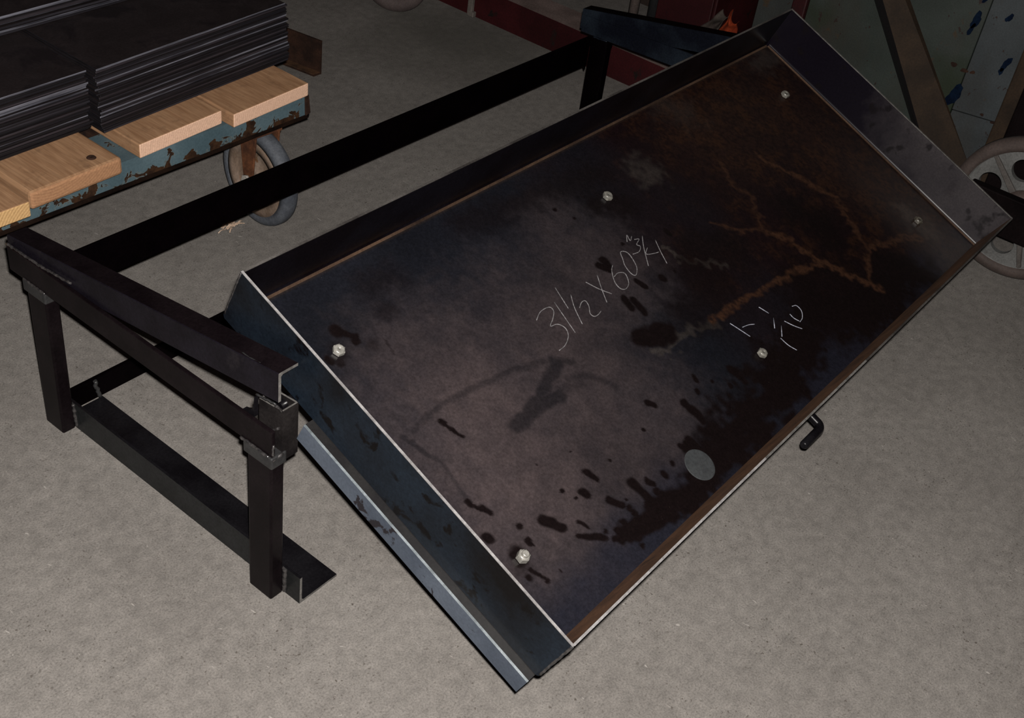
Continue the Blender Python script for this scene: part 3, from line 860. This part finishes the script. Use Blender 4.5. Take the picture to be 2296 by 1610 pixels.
# side rail: angle iron with a bottom lip
def cart_rail(y, s_, name, ms):
    mb = MB()
    prof = [(0, .0505), (0, .003), (-.002, 0), (-.006, 0), (-.006, .002), (.002, .006), (.006, .010), (.006, .0445), (.110, .0445), (.110, .0505)]
    prof = [(a * s_, b) for a, b in prof]
    mb.prism(prof, (X0C, y, .2255), (X1C, y, .2255), (0, 1, 0), (0, 0, 1), mis=[0, 1, 1, 1, 1, 1, 1, 1, 1, 0], endmi=1)
    return mb.build(name, ms, cart)


LIP = blotchy('shaded_lip', (.0025, .0013, .0010), (.0080, .0040, .0025), 14, rough=.8, spec=.05)  # dark rusty lip, the shadow line under the rail put into its colour
cart_rail(YF, 1, 'side_rail', [TEAL, LIP])
cart_rail(YB, -1, 'side_rail', [TEAL, LIP])
cbox('end_rail', (X1C - .012, YF + .008, .226), (X1C - .004, YB - .008, .2745), RUST, .0005)
cbox('end_rail', (X0C + .004, YF + .008, .226), (X0C + .012, YB - .008, .2745), RUST, .0005)
# torn metal tab at the near right corner
mb = MB(); mb.hexa([M3(X1C - .006, YF - .004, .2300), M3(X1C + .007, YF - .004, .2330), M3(X1C + .007, YF + .030, .2330), M3(X1C - .006, YF + .03, .23),
                    M3(X1C - .008, YF - .002, .2755), M3(X1C + .004, YF - .001, .2740), M3(X1C + .004, YF + .030, .2740), M3(X1C - .008, YF + .03, .2755)], .001, 2)
mb.build('corner_tab', RUST_D, cart)
for xx in (.02, .37):
    cbox('cross_member', (xx, YF + .01, .228), (xx + .04, YB - .01, .2700), RUST_D)

planks = [(.5880, .7995, .2155, .2763, .3050, 1), (.3770, .5820, .2275, .2763, .3050, 1), (.1310, .3210, .1870, .2763, .3100, 0), (-.075, .1210, .1662, .2763, .3050, 1),
          (-.285, -.083, .205, .2763, .3040, 1), (-.50, -.30, .19, .2763, .3055, 1)]
for i, (x0, x1, yf, z0, z1, fresh) in enumerate(planks):
    top = pine('pine_top', (.185, .098, .050), (.260, .150, .082), i * 1.7 + .3)
    end = endgrain('pine_end', (.480, .305, .215), (.530, .345, .245), (x1 + .012, z0 - .02)) if fresh and i != 3 else endgrain('pine_end_worn', (.215, .110, .058), (.245, .130, .068), (x0 + .05, z1 + .1))
    if i == 3:
        end = endgrain('pine_end_yellow', (.300, .180, .078), (.380, .240, .110), (x1 + .04, z0 - .05))
    mb = MB()
    dx = (-.0150, -.0150, -.0070, .0, .002, -.002)[i]
    c = [M3(x0, yf + dx, z0), M3(x1, yf, z0), M3(x1 - .004, YB - .005, z0), M3(x0 - .004, YB, z0),
         M3(x0, yf + dx, z1), M3(x1, yf, z1), M3(x1 - .004, YB - .005, z1), M3(x0 - .004, YB, z1)]
    mb.hexa(c, .0022 if i != 2 else .006, 2)
    for f in mb.bm.faces:
        f.normal_update()
        if f.calc_center_median().y < yf + .03 and abs(f.normal.y) > .7:
            f.material_index = 1
    pl = mb.build('plank', [top, end], cart)
    if i == 2:
        mb = MB(); mb.lathe([(0, .0001), (.0025, .0001), (.0020, .0070), (0, .0088)], (.2795, .2180, z1 - .0002), (0, 0, 1), n=24)
        mb.build('bolt_head', RUST_D, pl)

# casters
TYRE = blotchy('grey_rubber_tyre', (0.03000, 0.03400, 0.04250), (0.05250, 0.05750, 0.06750), 22, rough=.7, spec=.3)
DISC = blotchy('rusty_cream_disc', (0.08500, 0.05750, 0.04000), (0.13500, 0.10000, 0.07750), 18, rough=.7, spec=.3, c2=(0.08000, 0.03750, 0.01500), s2=30, lo2=.57, hi2=.66)
FORK = blotchy('orange_rust_fork', (0.03600, 0.01320, 0.00600), (0.09000, 0.03300, 0.01320), 24, rough=.85, spec=.2)
HUB = blotchy('pale_hub', (0.18000, 0.16800, 0.15000), (0.25200, 0.23400, 0.21600), 40, rough=.5)


def caster(cx, cy, yaw):
    R, w = .1089, .0349
    ax = Vector((math.cos(yaw), -math.sin(yaw), 0))
    fw = Vector((math.sin(yaw), math.cos(yaw), 0))
    c = Vector((cx, cy, R))
    h = w / 2
    mb = MB()
    mb.lathe([(-h, R * .60), (-h * .8, R * .60), (-h * .45, R * .55), (-h * .45, R * .22), (-h * .9, R * .20), (-h * .9, .001), (h * .9, .001), (h * .9, R * .20), (h * .45, R * .22), (h * .45, R * .55), (h * .8, R * .6), (h, R * .6),
              (h, R * .80), (-h, R * .80)], c, ax, n=56)
    cst = mb.build('caster', DISC, cart)
    mb = MB()
    mb.lathe([(-h, R * .79), (-h - .001, R * .90), (-h * .8, R * .975), (-h * .35, R), (h * .35, R), (h * .8, R * .975), (h + .001, R * .90), (h, R * .79)], c, ax, n=64)
    mb.build('tyre', TYRE, cst)
    mb = MB()
    up = Vector((0, 0, 1))
    for s_ in (-1, 1):
        o = c + ax * s_ * (h + .010)
        a = [o - fw * .012 - up * .018, o + fw * .012 - up * .018, o + fw * .028 + up * (.226 - R), o - fw * .028 + up * (.226 - R)]
        b = [p + ax * s_ * .005 for p in a]
        mb.hexa([a[0], a[1], b[1], b[0], a[3], a[2], b[2], b[3]], .0012, 1)
    mb.hexa([c - ax * (h + .016) - fw * .03 + up * (.2195 - R), c + ax * (h + .016) - fw * .03 + up * (.2195 - R), c + ax * (h + .016) + fw * .03 + up * (.2195 - R), c - ax * (h + .016) + fw * .03 + up * (.2195 - R),
             c - ax * (h + .016) - fw * .03 + up * (.2255 - R), c + ax * (h + .016) - fw * .03 + up * (.2255 - R), c + ax * (h + .016) + fw * .03 + up * (.2255 - R), c - ax * (h + .016) + fw * .03 + up * (.2255 - R)])
    mb.build('fork', FORK, cst)
    mb = MB()
    mb.tube([c - ax * (h + .024), c + ax * (h + .024)], .0075, n=16)
    mb.tube([c - ax * (h + .022), c - ax * (h + .016)], .014, n=6)
    mb.build('axle', HUB, cst)


caster(.6975, .2489, .058)
caster(-.48, .262, .25)
caster(.66, .95, .3)
caster(-.48, .95, -.2)

# steel sheets
SH_TOP = blotchy('sheet_mill_scale', (0.00672, 0.00448, 0.00470), (0.01176, 0.00840, 0.00896), 9, rough=.5, spec=.4, c2=(0.00448, 0.00280, 0.00336), s2=9, lo2=.50, hi2=.62)
SH_EDGE = [blotchy('sheet_edge', c0, c1, 22, .40, .62, rough=.5, spec=.3, stretch=(.22, 1, 9), fine=.3) for c0, c1 in
           (((.0060, .0052, .0070), (.0150, .0135, .0170)), ((.014, .0135, .018), (.105, .105, .125)), ((.0030, .0026, .0034), (.0070, .0062, .0080)), ((.0100, .0080, .0100), (.0220, .0180, .0215)))]


def sheet(a, b, ei, skew=0.0):
    (x0, y0, z0), (x1, y1, z1) = a, b
    mb = MB()
    mb.hexa([M3(x0, y0, z0), M3(x1, y0 + skew, z0), M3(x1, y1, z0), M3(x0, y1, z0), M3(x0, y0, z1), M3(x1, y0 + skew, z1), M3(x1, y1, z1), M3(x0, y1, z1)], .0007, 1)
    for f in mb.bm.faces:
        f.normal_update()
        if abs(f.normal.z) < .8:
            f.material_index = 1 if f.normal.y < -.5 else 2
    return mb.build('steel_sheet', [SH_TOP, SH_EDGE[ei], SH_EDGE[2]])


ORD = ['top', 'second', 'third', 'fourth', 'fifth', 'sixth', 'seventh', 'eighth', 'ninth', 'tenth', 'eleventh', 'twelfth', 'thirteenth', 'fourteenth', 'fifteenth', 'sixteenth', 'seventeenth', 'eighteenth', 'nineteenth', 'twentieth', 'twenty-first', 'twenty-second', 'twenty-third', 'twenty-fourth', 'twenty-fifth', 'twenty-sixth', 'twenty-seventh', 'twenty-eighth', 'twenty-ninth']


def stack(x0, x1, yf, yb, z0, z1, n, skew, jx0, jx1, jy, texts, group, lean):
    t = (z1 - z0) / n
    for i in range(n):
        top = i == n - 1
        dx0 = rng.uniform(0, jx0); dx1 = rng.uniform(0, jx1); dy = rng.uniform(-jy, jy)
        ei = 1 if (top or rng.random() < .17) else (0, 2, 3, 2, 0, 2)[(i * 5) % 6]
        gap = .0003 if rng.random() < .7 else .0013
        dy -= lean * (1 - i / (n - 1))
        s = sheet((x0 + dx0, yf + dy, z0 + i * t), (x1 - dx1, yb + rng.uniform(-.01, .01), z0 + (i + 1) * t - gap), ei, skew)
        k = n - 1 - i
        tag(s, texts[2] if top else (texts[0] if i == 0 else texts[1] % ORD[k]), 'steel sheet', group)


ZD = .3055
stack(.350, .848, .2965, .90, ZD, .4262, 30, .036, .008, .008, .0035,
      ('bottom steel sheet of the right stack lying on the pine planks', '%s sheet down from the top of the right stack on the cart', 'top steel sheet of the right stack on the cart'), 'steel sheets in the right stack', .011)
stack(-.46, .3455, .2700, .90, ZD + .007, .4258, 27, .031, .02, .010, .0035,
      ('bottom steel sheet of the left stack lying on the planks', '%s sheet down from the top of the left stack on the cart', 'top steel sheet of the left stack on the cart'), 'steel sheets in the left stack', .000)
stack(-.30, .80, .484, .93, .4272, .462, 6, .034, .03, .01, .006,
      ('bottom sheet of the upper pile resting across both stacks', '%s sheet down from the top of the upper pile across both stacks', 'topmost steel sheet of the upper pile across both stacks'), 'steel sheets in the upper pile', 0.0)

# ------------------------------------------------------------------ things along the back
REDP = blotchy('dark_red_paint', (.0125, .0012, .0018), (.0230, .0028, .0036), 6, rough=.5, spec=.25, c2=(.006, .0036, .0032), s2=16, lo2=.6, hi2=.68)
DUSTY = blotchy('dusty_top', (0.08337, 0.06113, 0.05558), (0.12782, 0.09447, 0.08670), 12, rough=.9, spec=.1)
PALE = blotchy('pale_paint', (0.05600, 0.04800, 0.04200), (0.08400, 0.07200, 0.06400), 20, rough=.7)
BLACK = blotchy('flat_black', (.0016, .0009, .0010), (.0035, .0022, .0024), 10, rough=.7, spec=.03)

beam = thing('steel_beam', 'dark red channel beam with a dusty top lying on the floor by the back wall', 'beam', (2.005, .6, 0))
mb = MB()
mb.prism([(0, 0), (.0, .092), (.112, .092), (.112, .084), (.010, .084), (.010, .008), (.112, .008), (.112, 0)], (1.948, -.12, 0), (1.962, 1.75, 0), (1, 0, 0), (0, 0, 1), mis=[0, 1, 0, 0, 0, 0, 0, 0])
mb.build('channel', [REDP, DUSTY], beam)
mb = MB(); mb.box((1.942, .708, .001), (1.954, .726, .088), .002, 2); mb.box((1.940, .700, 0), (1.956, .722, .016), .002, 1)
o = mb.build('splice_strap', PALE, beam); o['label'] = 'pale strap across the red beam'

wheel_bg = thing('caster_wheel', 'pale round wheel standing on the floor beside the end of the red beam', 'wheel', (1.775, .87, 0))
mb = MB()
axw = Vector((.90, .42, 0)).normalized()
mb.lathe([(-.022, .06), (-.022, .085), (-.016, .098), (-.006, .102), (.006, .102), (.016, .098), (.022, .085), (.022, .06)], (1.78, .875, .102), axw, n=48)
mb.build('tyre', blotchy('pale_tyre', (.035, .025, .024), (.052, .038, .036), 14, rough=.8), wheel_bg)
mb = MB()
mb.lathe([(-.018, .001), (-.018, .062), (.018, .062), (.018, .001)], (1.78, .875, .102), axw, n=40)
mb.build('wheel_disc', RUST, wheel_bg)

ch = thing('steel_channel', 'short rusty channel standing on the floor behind the loaded cart', 'channel', (1.29, .78, 0))
mb = MB()
mb.prism([(0, 0), (.0, .094), (.006, .094), (.006, .006), (.028, .006), (.028, 0)], (1.305, .690, 0), (1.271, .90, 0), (-1, 0, 0), (0, 0, 1))
mb.build('web', bpy.data.materials['dark_rust'], ch)
mb = MB(); mb.hexa([M3(1.276, .690, .0062), M3(1.2985, .690, .0062), M3(1.2645, .90, .0062), M3(1.242, .90, .0062), M3(1.276, .690, .0078), M3(1.2985, .690, .0078), M3(1.2645, .90, .0078), M3(1.242, .90, .0078)]); mb.build('foot_flange', RUST, ch)

pole = thing('pipe', 'thin pale pipe standing upright left of the dark red cabinet', 'pipe', (2.13, .265, 0))
mb = MB(); mb.tube([(2.13, .265, .004), (2.13, .265, 1.5)], .0145, n=18); mb.build('tube', blotchy('pale_pipe', (.05, .038, .034), (.075, .058, .052), 12, rough=.6), pole)
mb = MB(); mb.lathe([(0, .0146), (0, .020), (.006, .020), (.006, .0146)], (2.13, .265, 0), (0, 0, 1), n=20); mb.build('base_flange', PALE, pole)

gp_ = thing('pipe', 'thicker dull grey pipe between the pale pipe and the dark red cabinet', 'pipe', (2.20, .240, 0))
mb = MB(); mb.tube([(2.20, .240, .004), (2.20, .240, 1.5)], .0165, n=18); mb.build('tube', blotchy('grey_pipe', (.009, .009, .010), (.015, .015, .016), 12, rough=.6), gp_)
mb = MB(); mb.lathe([(0, .0166), (0, .022), (.006, .022), (.006, .0166)], (2.20, .240, 0), (0, 0, 1), n=20); mb.build('base_flange', BLACK, gp_)

cab = thing('steel_cabinet', 'dark red steel cabinet against the back wall behind the stand', 'cabinet', (2.26, .10, 0))
mb = MB(); mb.box((2.13, .008, .02), (2.46, .19, 1.5), .003, 2); mb.build('body', REDP, cab)
mb = MB(); mb.box((2.118, .014, .05), (2.1295, .186, 1.47), .003, 2); dr = mb.build('door', REDP, cab)
mb = MB(); mb.box((2.106, .030, .60), (2.118, .045, .72), .002, 2); mb.build('door_handle', BLACK, dr)
mb = MB(); mb.box((2.14, .012, 0), (2.45, .186, .02)); mb.build('plinth', BLACK, cab)

crate = thing('metal_box', 'flat black metal box on the floor right of the red cabinet', 'box', (2.03, -.07, 0))
mb = MB(); mb.box((1.985, -.150, .004), (2.105, -.002, .186), .004, 2); mb.build('body', BLACK, crate)
mb = MB(); mb.box((1.981, -.154, .186), (2.109, .002, .198), .003, 2); mb.build('lid', BLACK, crate)


def cloth(name, label, c, sx, sy, sz, m, seed, lean):
    r = np.random.default_rng(seed)
    mb = MB()
    n = 14
    vs = []
    ph = r.uniform(0, 6, 4)
    for k, off in ((0, 0.0), (1, .004)):
        L = []
        for i in range(n):
            row = []
            for j in range(n):
                a, b = i / (n - 1) - .5, j / (n - 1)
                w = sy * (1 - .45 * b + .12 * math.sin(6 * b + ph[0]))
                y = c[1] + a * w + lean[1] * b
                z = c[2] + sz * (b ** .85) * (1 - .25 * math.cos(5 * a + ph[1]) * b)
                x = c[0] + sx * (math.sin(7 * a + ph[2]) * .35 + math.sin(9 * b + ph[3]) * .15 - .3 * (1 - b)) + lean[0] * b + off
                row.append(mb.bm.verts.new((x, y, z)))
            L.append(row)
        vs.append(L)
    for k in range(2):
        for i in range(n - 1):
            for j in range(n - 1):
                q = [vs[k][i][j], vs[k][i + 1][j], vs[k][i + 1][j + 1], vs[k][i][j + 1]]
                f = mb.bm.faces.new(q if k == 0 else q[::-1]); f.smooth = True
    def rim(f):
        for i in range(n - 1):
            a, b = f(0, i), f(0, i + 1); d, e = f(1, i), f(1, i + 1)
            mb.bm.faces.new([a, d, e, b])
    rim(lambda k, i: vs[k][i][0]); rim(lambda k, i: vs[k][n - 1][i]); rim(lambda k, i: vs[k][n - 1 - i][n - 1] if False else vs[k][i][n - 1]); rim(lambda k, i: vs[k][0][i])
    o = mb.build(name, m)
    return tag(o, label, 'rag')


cloth('work_rag', 'bright orange red rag bunched up on the black box', (2.030, -.088, .199), .03, .050, .066, blotchy('red_cloth', (.075, .010, .003), (.14, .020, .006), 30, rough=.95, spec=.1), 3, (-.01, -.012))
cloth('work_rag', 'greyish white rag beside the red rag on the black box', (2.045, -.030, .199), .03, .050, .060, blotchy('grey_cloth', (.022, .017, .015), (.038, .031, .027), 30, rough=.95, spec=.1), 8, (0, -.042))

BPIPE = blotchy('blue_grey_pipe', (0.00880, 0.01200, 0.01440), (0.01440, 0.01840, 0.02200), 10, rough=.55)
p2 = thing('pipe', 'blue grey pipe standing upright right of the rags', 'pipe', (2.16, -.135, 0))
mb = MB(); mb.tube([(2.16, -.135, .004), (2.16, -.135, 1.5)], .0155, n=18); mb.build('tube', BPIPE, p2)
mb = MB(); mb.lathe([(0, .0156), (0, .020), (.006, .020), (.006, .0156)], (2.16, -.135, 0), (0, 0, 1), n=20); mb.build('base_flange', BLACK, p2)
p3 = thing('pipe', 'thin rusty brown pipe standing upright beside the blue grey pipe', 'pipe', (2.19, -.176, 0))
mb = MB(); mb.tube([(2.19, -.176, .004), (2.19, -.176, 1.5)], .010, n=16); mb.build('tube', RUST_D, p3)
mb = MB(); mb.lathe([(0, .0102), (0, .014), (.006, .014), (.006, .0102)], (2.19, -.176, 0), (0, 0, 1), n=20); mb.build('base_flange', RUST_D, p3)


# the pale painted, rusting steel partition with its braces
def panel_mat(name, a, b, green):
    m, nt, bs = mat(name)
    vec = coords(nt)
    col = ramp(nt, noise(nt, vec, 7, 5), [(.36, a), (.64, b)])
    col = mixc(nt, ramp(nt, noise(nt, coords(nt, (1, 1, .5)), 4.2, 5, .62), [(.50, g(0)), (.70, g(.75))]), col, (.0150, .0115, .0080))
    if green:
        col = mixc(nt, ramp(nt, noise(nt, vec, 5.1, 3, .5), [(.52, g(0)), (.68, g(.8))]), col, (.0060, .0110, .0030))
    col = mixc(nt, ramp(nt, noise(nt, coords(nt, (1, 1, .8)), 42, 3, .55), [(.665, g(0)), (.69, g(1))]), col, (.010, .0045, .003))
    col = mixc(nt, ramp(nt, noise(nt, vec, 16, 4, .6), [(.66, g(0)), (.72, g(.8))]), col, (.024, .014, .006))
    fn = noise(nt, vec, 240, 3, .7)
    col = mixc(nt, 1.0, col, ramp(nt, fn, [(.3, g(.82)), (.7, g(1.16))]), 'MULTIPLY')
    nt.links.new(col, bs.inputs['Base Color'])
    bs.inputs['Roughness'].default_value = .6
    bs.inputs['Specular IOR Level'].default_value = .3
    bump(nt, bs, fn, .2, .001)
    return m


PANEL = panel_mat('pale_blue_flaking_paint', (.0150, .0185, .0205), (.0240, .0285, .0310), False)
PANEL_G = panel_mat('pale_green_flaking_paint', (.0110, .0150, .0125), (.0180, .0230, .0200), True)
CHIP = blotchy('blue_under_paint', (.0012, .0030, .0085), (.0022, .0060, .0150), 40, rough=.6, spec=.03)
part_ = thing('steel_partition', 'pale flaking painted steel partition with rusty diagonal brace at the right', 'partition', (2.11, -.55, 0))
mb = MB(); mb.box((2.10, -.225, 0.0), (2.112, -.122, 1.5), .001, 1); mb.build('panel', panel_mat('pale_grey_flaking_paint', (.0115, .0130, .0125), (.0180, .0200, .019), False), part_)
mb = MB(); mb.box((2.085, -.262, 0.0), (2.125, -.222, 1.5), .004, 2); o = mb.build('post', REDP, part_); o['label'] = 'dark red upright post'
mb = MB(); mb.box((2.10, -.70, 0.0), (2.112, -.262, 1.5), .001, 1); mb.build('panel', PANEL_G, part_)


def sk(y):            # the level seam between upper and lower plates
    return .2205 + (y + .71) * -.09


mb = MB()
mb.hexa([M3(2.10, -.702, sk(-.70) + .0015), M3(2.112, -.702, sk(-.70) + .0015), M3(2.112, -.83, sk(-.83) + .0015), M3(2.10, -.83, sk(-.83) + .0015),
         M3(2.10, -.702, 1.5), M3(2.112, -.702, 1.5), M3(2.112, -.83, 1.5), M3(2.10, -.83, 1.5)], .001, 1)
pu = mb.build('panel', PANEL, part_)
mb = MB()
mb.hexa([M3(2.102, -.702, 0), M3(2.114, -.702, 0), M3(2.114, -.83, 0), M3(2.102, -.83, 0),
         M3(2.102, -.702, sk(-.70) - .0015), M3(2.114, -.702, sk(-.70) - .0015), M3(2.114, -.83, sk(-.83) - .0015), M3(2.102, -.83, sk(-.83) - .0015)], .001, 1)
mb.build('panel', PANEL, part_)
# diagonal brace: dark lower face, rusty upper face
BRK_D = blotchy('brace_dark', (0.00340, 0.00260, 0.00340), (0.00560, 0.00420, 0.00480), 12, rough=.6)
BRK_R = blotchy('brace_rust', (0.00918, 0.00505, 0.00252), (0.01951, 0.01102, 0.00551), 11, rough=.8, spec=.2)


def brace(tp, bt, name, ms):
    (yl, zl), (ym, zm), (yr, zr) = tp
    (yl2, zl2), (ym2, zm2), (yr2, zr2) = bt
    mb = MB()
    t = [M3(2.10, yl, zl), M3(2.062, ym, zm), M3(2.10, yr, zr)]
    b = [M3(2.10, yl2, zl2), M3(2.062, ym2, zm2), M3(2.10, yr2, zr2)]
    mb.quad([t[0], t[1], b[1], b[0]], 0)
    mb.quad([t[1], t[2], b[2], b[1]], 1)
    mb.quad([t[2], t[0], b[0], b[2]], 0)
    mb.bm.faces.new([mb.bm.verts.new(p) for p in t]); mb.bm.faces.new([mb.bm.verts.new(p) for p in b])
    bmesh.ops.remove_doubles(mb.bm, verts=mb.bm.verts[:], dist=1e-6)
    return mb.build(name, ms, part_)


# extended along its own slope from the floor upwards
def ext(a, b, k0, k1):
    d = (b[0] - a[0], b[1] - a[1])
    return (a[0] + d[0] * k0, a[1] + d[1] * k0), (a[0] + d[0] * k1, a[1] + d[1] * k1)


l0, l1 = ext((-.425, .407), (-.612, .157), -1.6, 1.50)
m0, m1 = ext((-.456, .432), (-.651, .161), -1.6, 1.42)
r0, r1 = ext((-.497, .455), (-.752, .150), -1.6, 1.2)
o = brace((l0, m0, r0), (l1, m1, r1), 'diagonal_brace', [BRK_D, BRK_R]); o['label'] = 'diagonal brace, dark on one face and rusty brown on the other'
mb = MB(); mb.box((2.07, -.850, 0), (2.10, -.815, 1.5), .004, 2); o = mb.build('post_edge', BRK_R, part_)
mb = MB(); mb.box((2.055, -1.02, .0), (2.11, -.852, 1.5), .004, 2); o = mb.build('post', BLACK, part_); o['label'] = 'wide black upright post at the right'
# flaked-off patches that show the blue coat below
chips = [(-.694, .255, .016, .027), (-.681, .445, .010, .020), (-.677, .420, .006, .014), (-.784, .372, .008, .017), (-.779, .352, .005, .010), (-.752, .475, .007, .010), (-.668, .327, .009, .005), (-.697, .322, .011, .004),
         (-.717, .325, .005, .005), (-.810, .228, .009, .004), (-.684, .497, .006, .008), (-.775, .236, .005, .003)]
for k, (y, z, a, b) in enumerate(chips):
    mb = MB()
    r = np.random.default_rng(40 + k)
    n = 18
    ph = r.uniform(0, 6, 3)
    rr = [1 + .18 * math.sin(2 * 2 * math.pi * i / n + ph[0]) + .12 * math.sin(3 * 2 * math.pi * i / n + ph[1]) + .08 * math.sin(7 * 2 * math.pi * i / n + ph[2]) for i in range(n)]
    mb.prism([(a * q * math.cos(2 * math.pi * i / n), b * q * math.sin(2 * math.pi * i / n)) for i, q in enumerate(rr)], (2.0988, y, z), (2.1015, y, z), (0, 1, .0), (0, -.25, 1))
    mb.build('paint_chip', CHIP if k in (0, 1, 2, 3, 4, 5, 10) else RUST_D, part_)

# the big pale spoked wheel at the right with its rusty fork bar
wh = thing('spoked_wheel', 'large pale wheel with round holes and ribs in front of the flaking partition', 'wheel', (1.846, -.996, 0))
RW, cyw, czw = .1685, -.996, .1685
WP = blotchy('dirty_white_paint', (0.05265, 0.05265, 0.05090), (0.07722, 0.07722, 0.07547), 15, rough=.6, spec=.3, c2=(0.03159, 0.01931, 0.01580), s2=48, lo2=.68, hi2=.72)
TAN = blotchy('tan_tyre', (0.02850, 0.01950, 0.01650), (0.04050, 0.02850, 0.02460), 14, rough=.8)
mb = MB()
mb.lathe([(-.020, .140), (-.021, .152), (-.017, .162), (-.008, .1685), (.010, .1685), (.018, .162), (.021, .152), (.020, .140)], (1.85, cyw, czw), (1, 0, 0), n=72)
mb.build('tyre', TAN, wh)
mb = MB()
NS = 7
RI, RO = .046, .1405
for s_ in range(NS):
    a0 = math.radians(45 + s_ * 360 / NS) - math.radians(360 / NS)
    a1 = a0 + 2 * math.pi / NS
    am = (a0 + a1) / 2
    hc = np.array([math.cos(am), math.sin(am)]) * .093
    n = 40

    def inside(p):
        r = math.hypot(*p)
        if not RI < r < RO:
            return False
        d = (math.atan2(p[1], p[0]) - am + math.pi) % (2 * math.pi) - math.pi
        return abs(d) < (a1 - a0) / 2

    rings = []
    for i in range(n):
        th = 2 * math.pi * i / n
        d = np.array([math.cos(th), math.sin(th)])
        lo, hi = .02, .2
        for _ in range(24):
            md = (lo + hi) / 2
            if inside(hc + d * md): lo = md
            else: hi = md
        po, pi_ = hc + d * lo, hc + d * .0262
        rings.append([mb.bm.verts.new((x, cyw + p[0], czw + p[1])) for p in (po, pi_) for x in (1.842, 1.856)])
    for i in range(n):
        A, B = rings[i], rings[(i + 1) % n]
        mb.bm.faces.new([A[0], B[0], B[2], A[2]]); mb.bm.faces.new([A[1], A[3], B[3], B[1]]); mb.bm.faces.new([A[2], B[2], B[3], A[3]])
mb.build('wheel_disc', WP, wh)
mb = MB()
mb.lathe([(-.013, .138), (-.013, .150), (.013, .150), (.013, .138)], (1.85, cyw, czw), (1, 0, 0), n=72)
mb.build('rim', WP, wh)
for s_ in range(NS):
    a = math.radians(45 + s_ * 360 / NS)
    d, p = Vector((0, math.cos(a), math.sin(a))), Vector((0, -math.sin(a), math.cos(a)))
    c = Vector((1.836, cyw, czw))
    mb = MB()
    q = [c + d * .040 - p * .0075, c + d * .040 + p * .0075, c + d * .139 + p * .0045, c + d * .139 - p * .0045]
    mb.hexa(q + [v + Vector((.009, 0, 0)) for v in q], .0015, 1)
    mb.build('rib', blotchy('worn_rib', (.030, .025, .022), (.050, .044, .04), 20, rough=.7) if s_ == 0 else bpy.data.materials['worn_rib'], wh)
mb = MB()
mb.lathe([(-.028, .001), (-.028, .034), (-.016, .048), (.016, .048), (.028, .034), (.028, .001)], (1.85, cyw, czw), (1, 0, 0), n=40)
mb.build('hub', TAN, wh)
mb = MB()
mb.hexa([M3(1.780, -.880, .118), M3(1.806, -.880, .118), M3(1.806, -1.30, .118), M3(1.780, -1.30, .118),
         M3(1.780, -.880, .214), M3(1.806, -.880, .214), M3(1.806, -1.30, .214), M3(1.780, -1.30, .214)], .003, 2)
for f in mb.bm.faces:
    f.normal_update()
    f.material_index = 1 if f.normal.z > .6 else 0
o = mb.build('fork_bar', [BLACK, BRK_R], wh); o['label'] = 'dark flat bar with a rusty top edge crossing the wheel'
mb = MB(); mb.tube([(1.80, cyw, czw), (1.90, cyw, czw)], .012, n=16); mb.build('axle', BLACK, wh)
mb = MB(); mb.box((1.895, -1.30, .10), (1.905, -.97, .24), .002, 1); mb.build('fork_bar', BLACK, wh)
mb = MB(); mb.box((1.780, -1.32, .10), (1.905, -1.27, .24), .003, 1); mb.build('axle_carrier', BLACK, wh)

# wood shavings on the floor under the cart
mb = MB()
for k in range(16):
    r = np.random.default_rng(90 + k)
    c = Vector((.632 + r.normal(0, .012), .268 + r.normal(0, .006), .002))
    a = r.uniform(-.5, .9)
    d = Vector((math.cos(a), math.sin(a), 0)); L = r.uniform(.012, .034); w = r.uniform(.0008, .0022)
    nrm = Vector((-d.y, d.x, 0))
    pts = [c + d * L * (t - .5) + Vector((0, 0, .004 * math.sin(math.pi * t))) for t in np.linspace(0, 1, 6)]
    lo = [mb.bm.verts.new(p - nrm * w) for p in pts]; hi = [mb.bm.verts.new(p + nrm * w + Vector((0, 0, .0006))) for p in pts]
    for i in range(5):
        mb.bm.faces.new([lo[i], lo[i + 1], hi[i + 1], hi[i]])
tag(mb.build('wood_shavings', blotchy('shaving', (.30, .21, .15), (.42, .31, .23), 60, rough=.8)), 'few pale curled wood shavings on the concrete under the cart', 'shavings', kind='stuff')
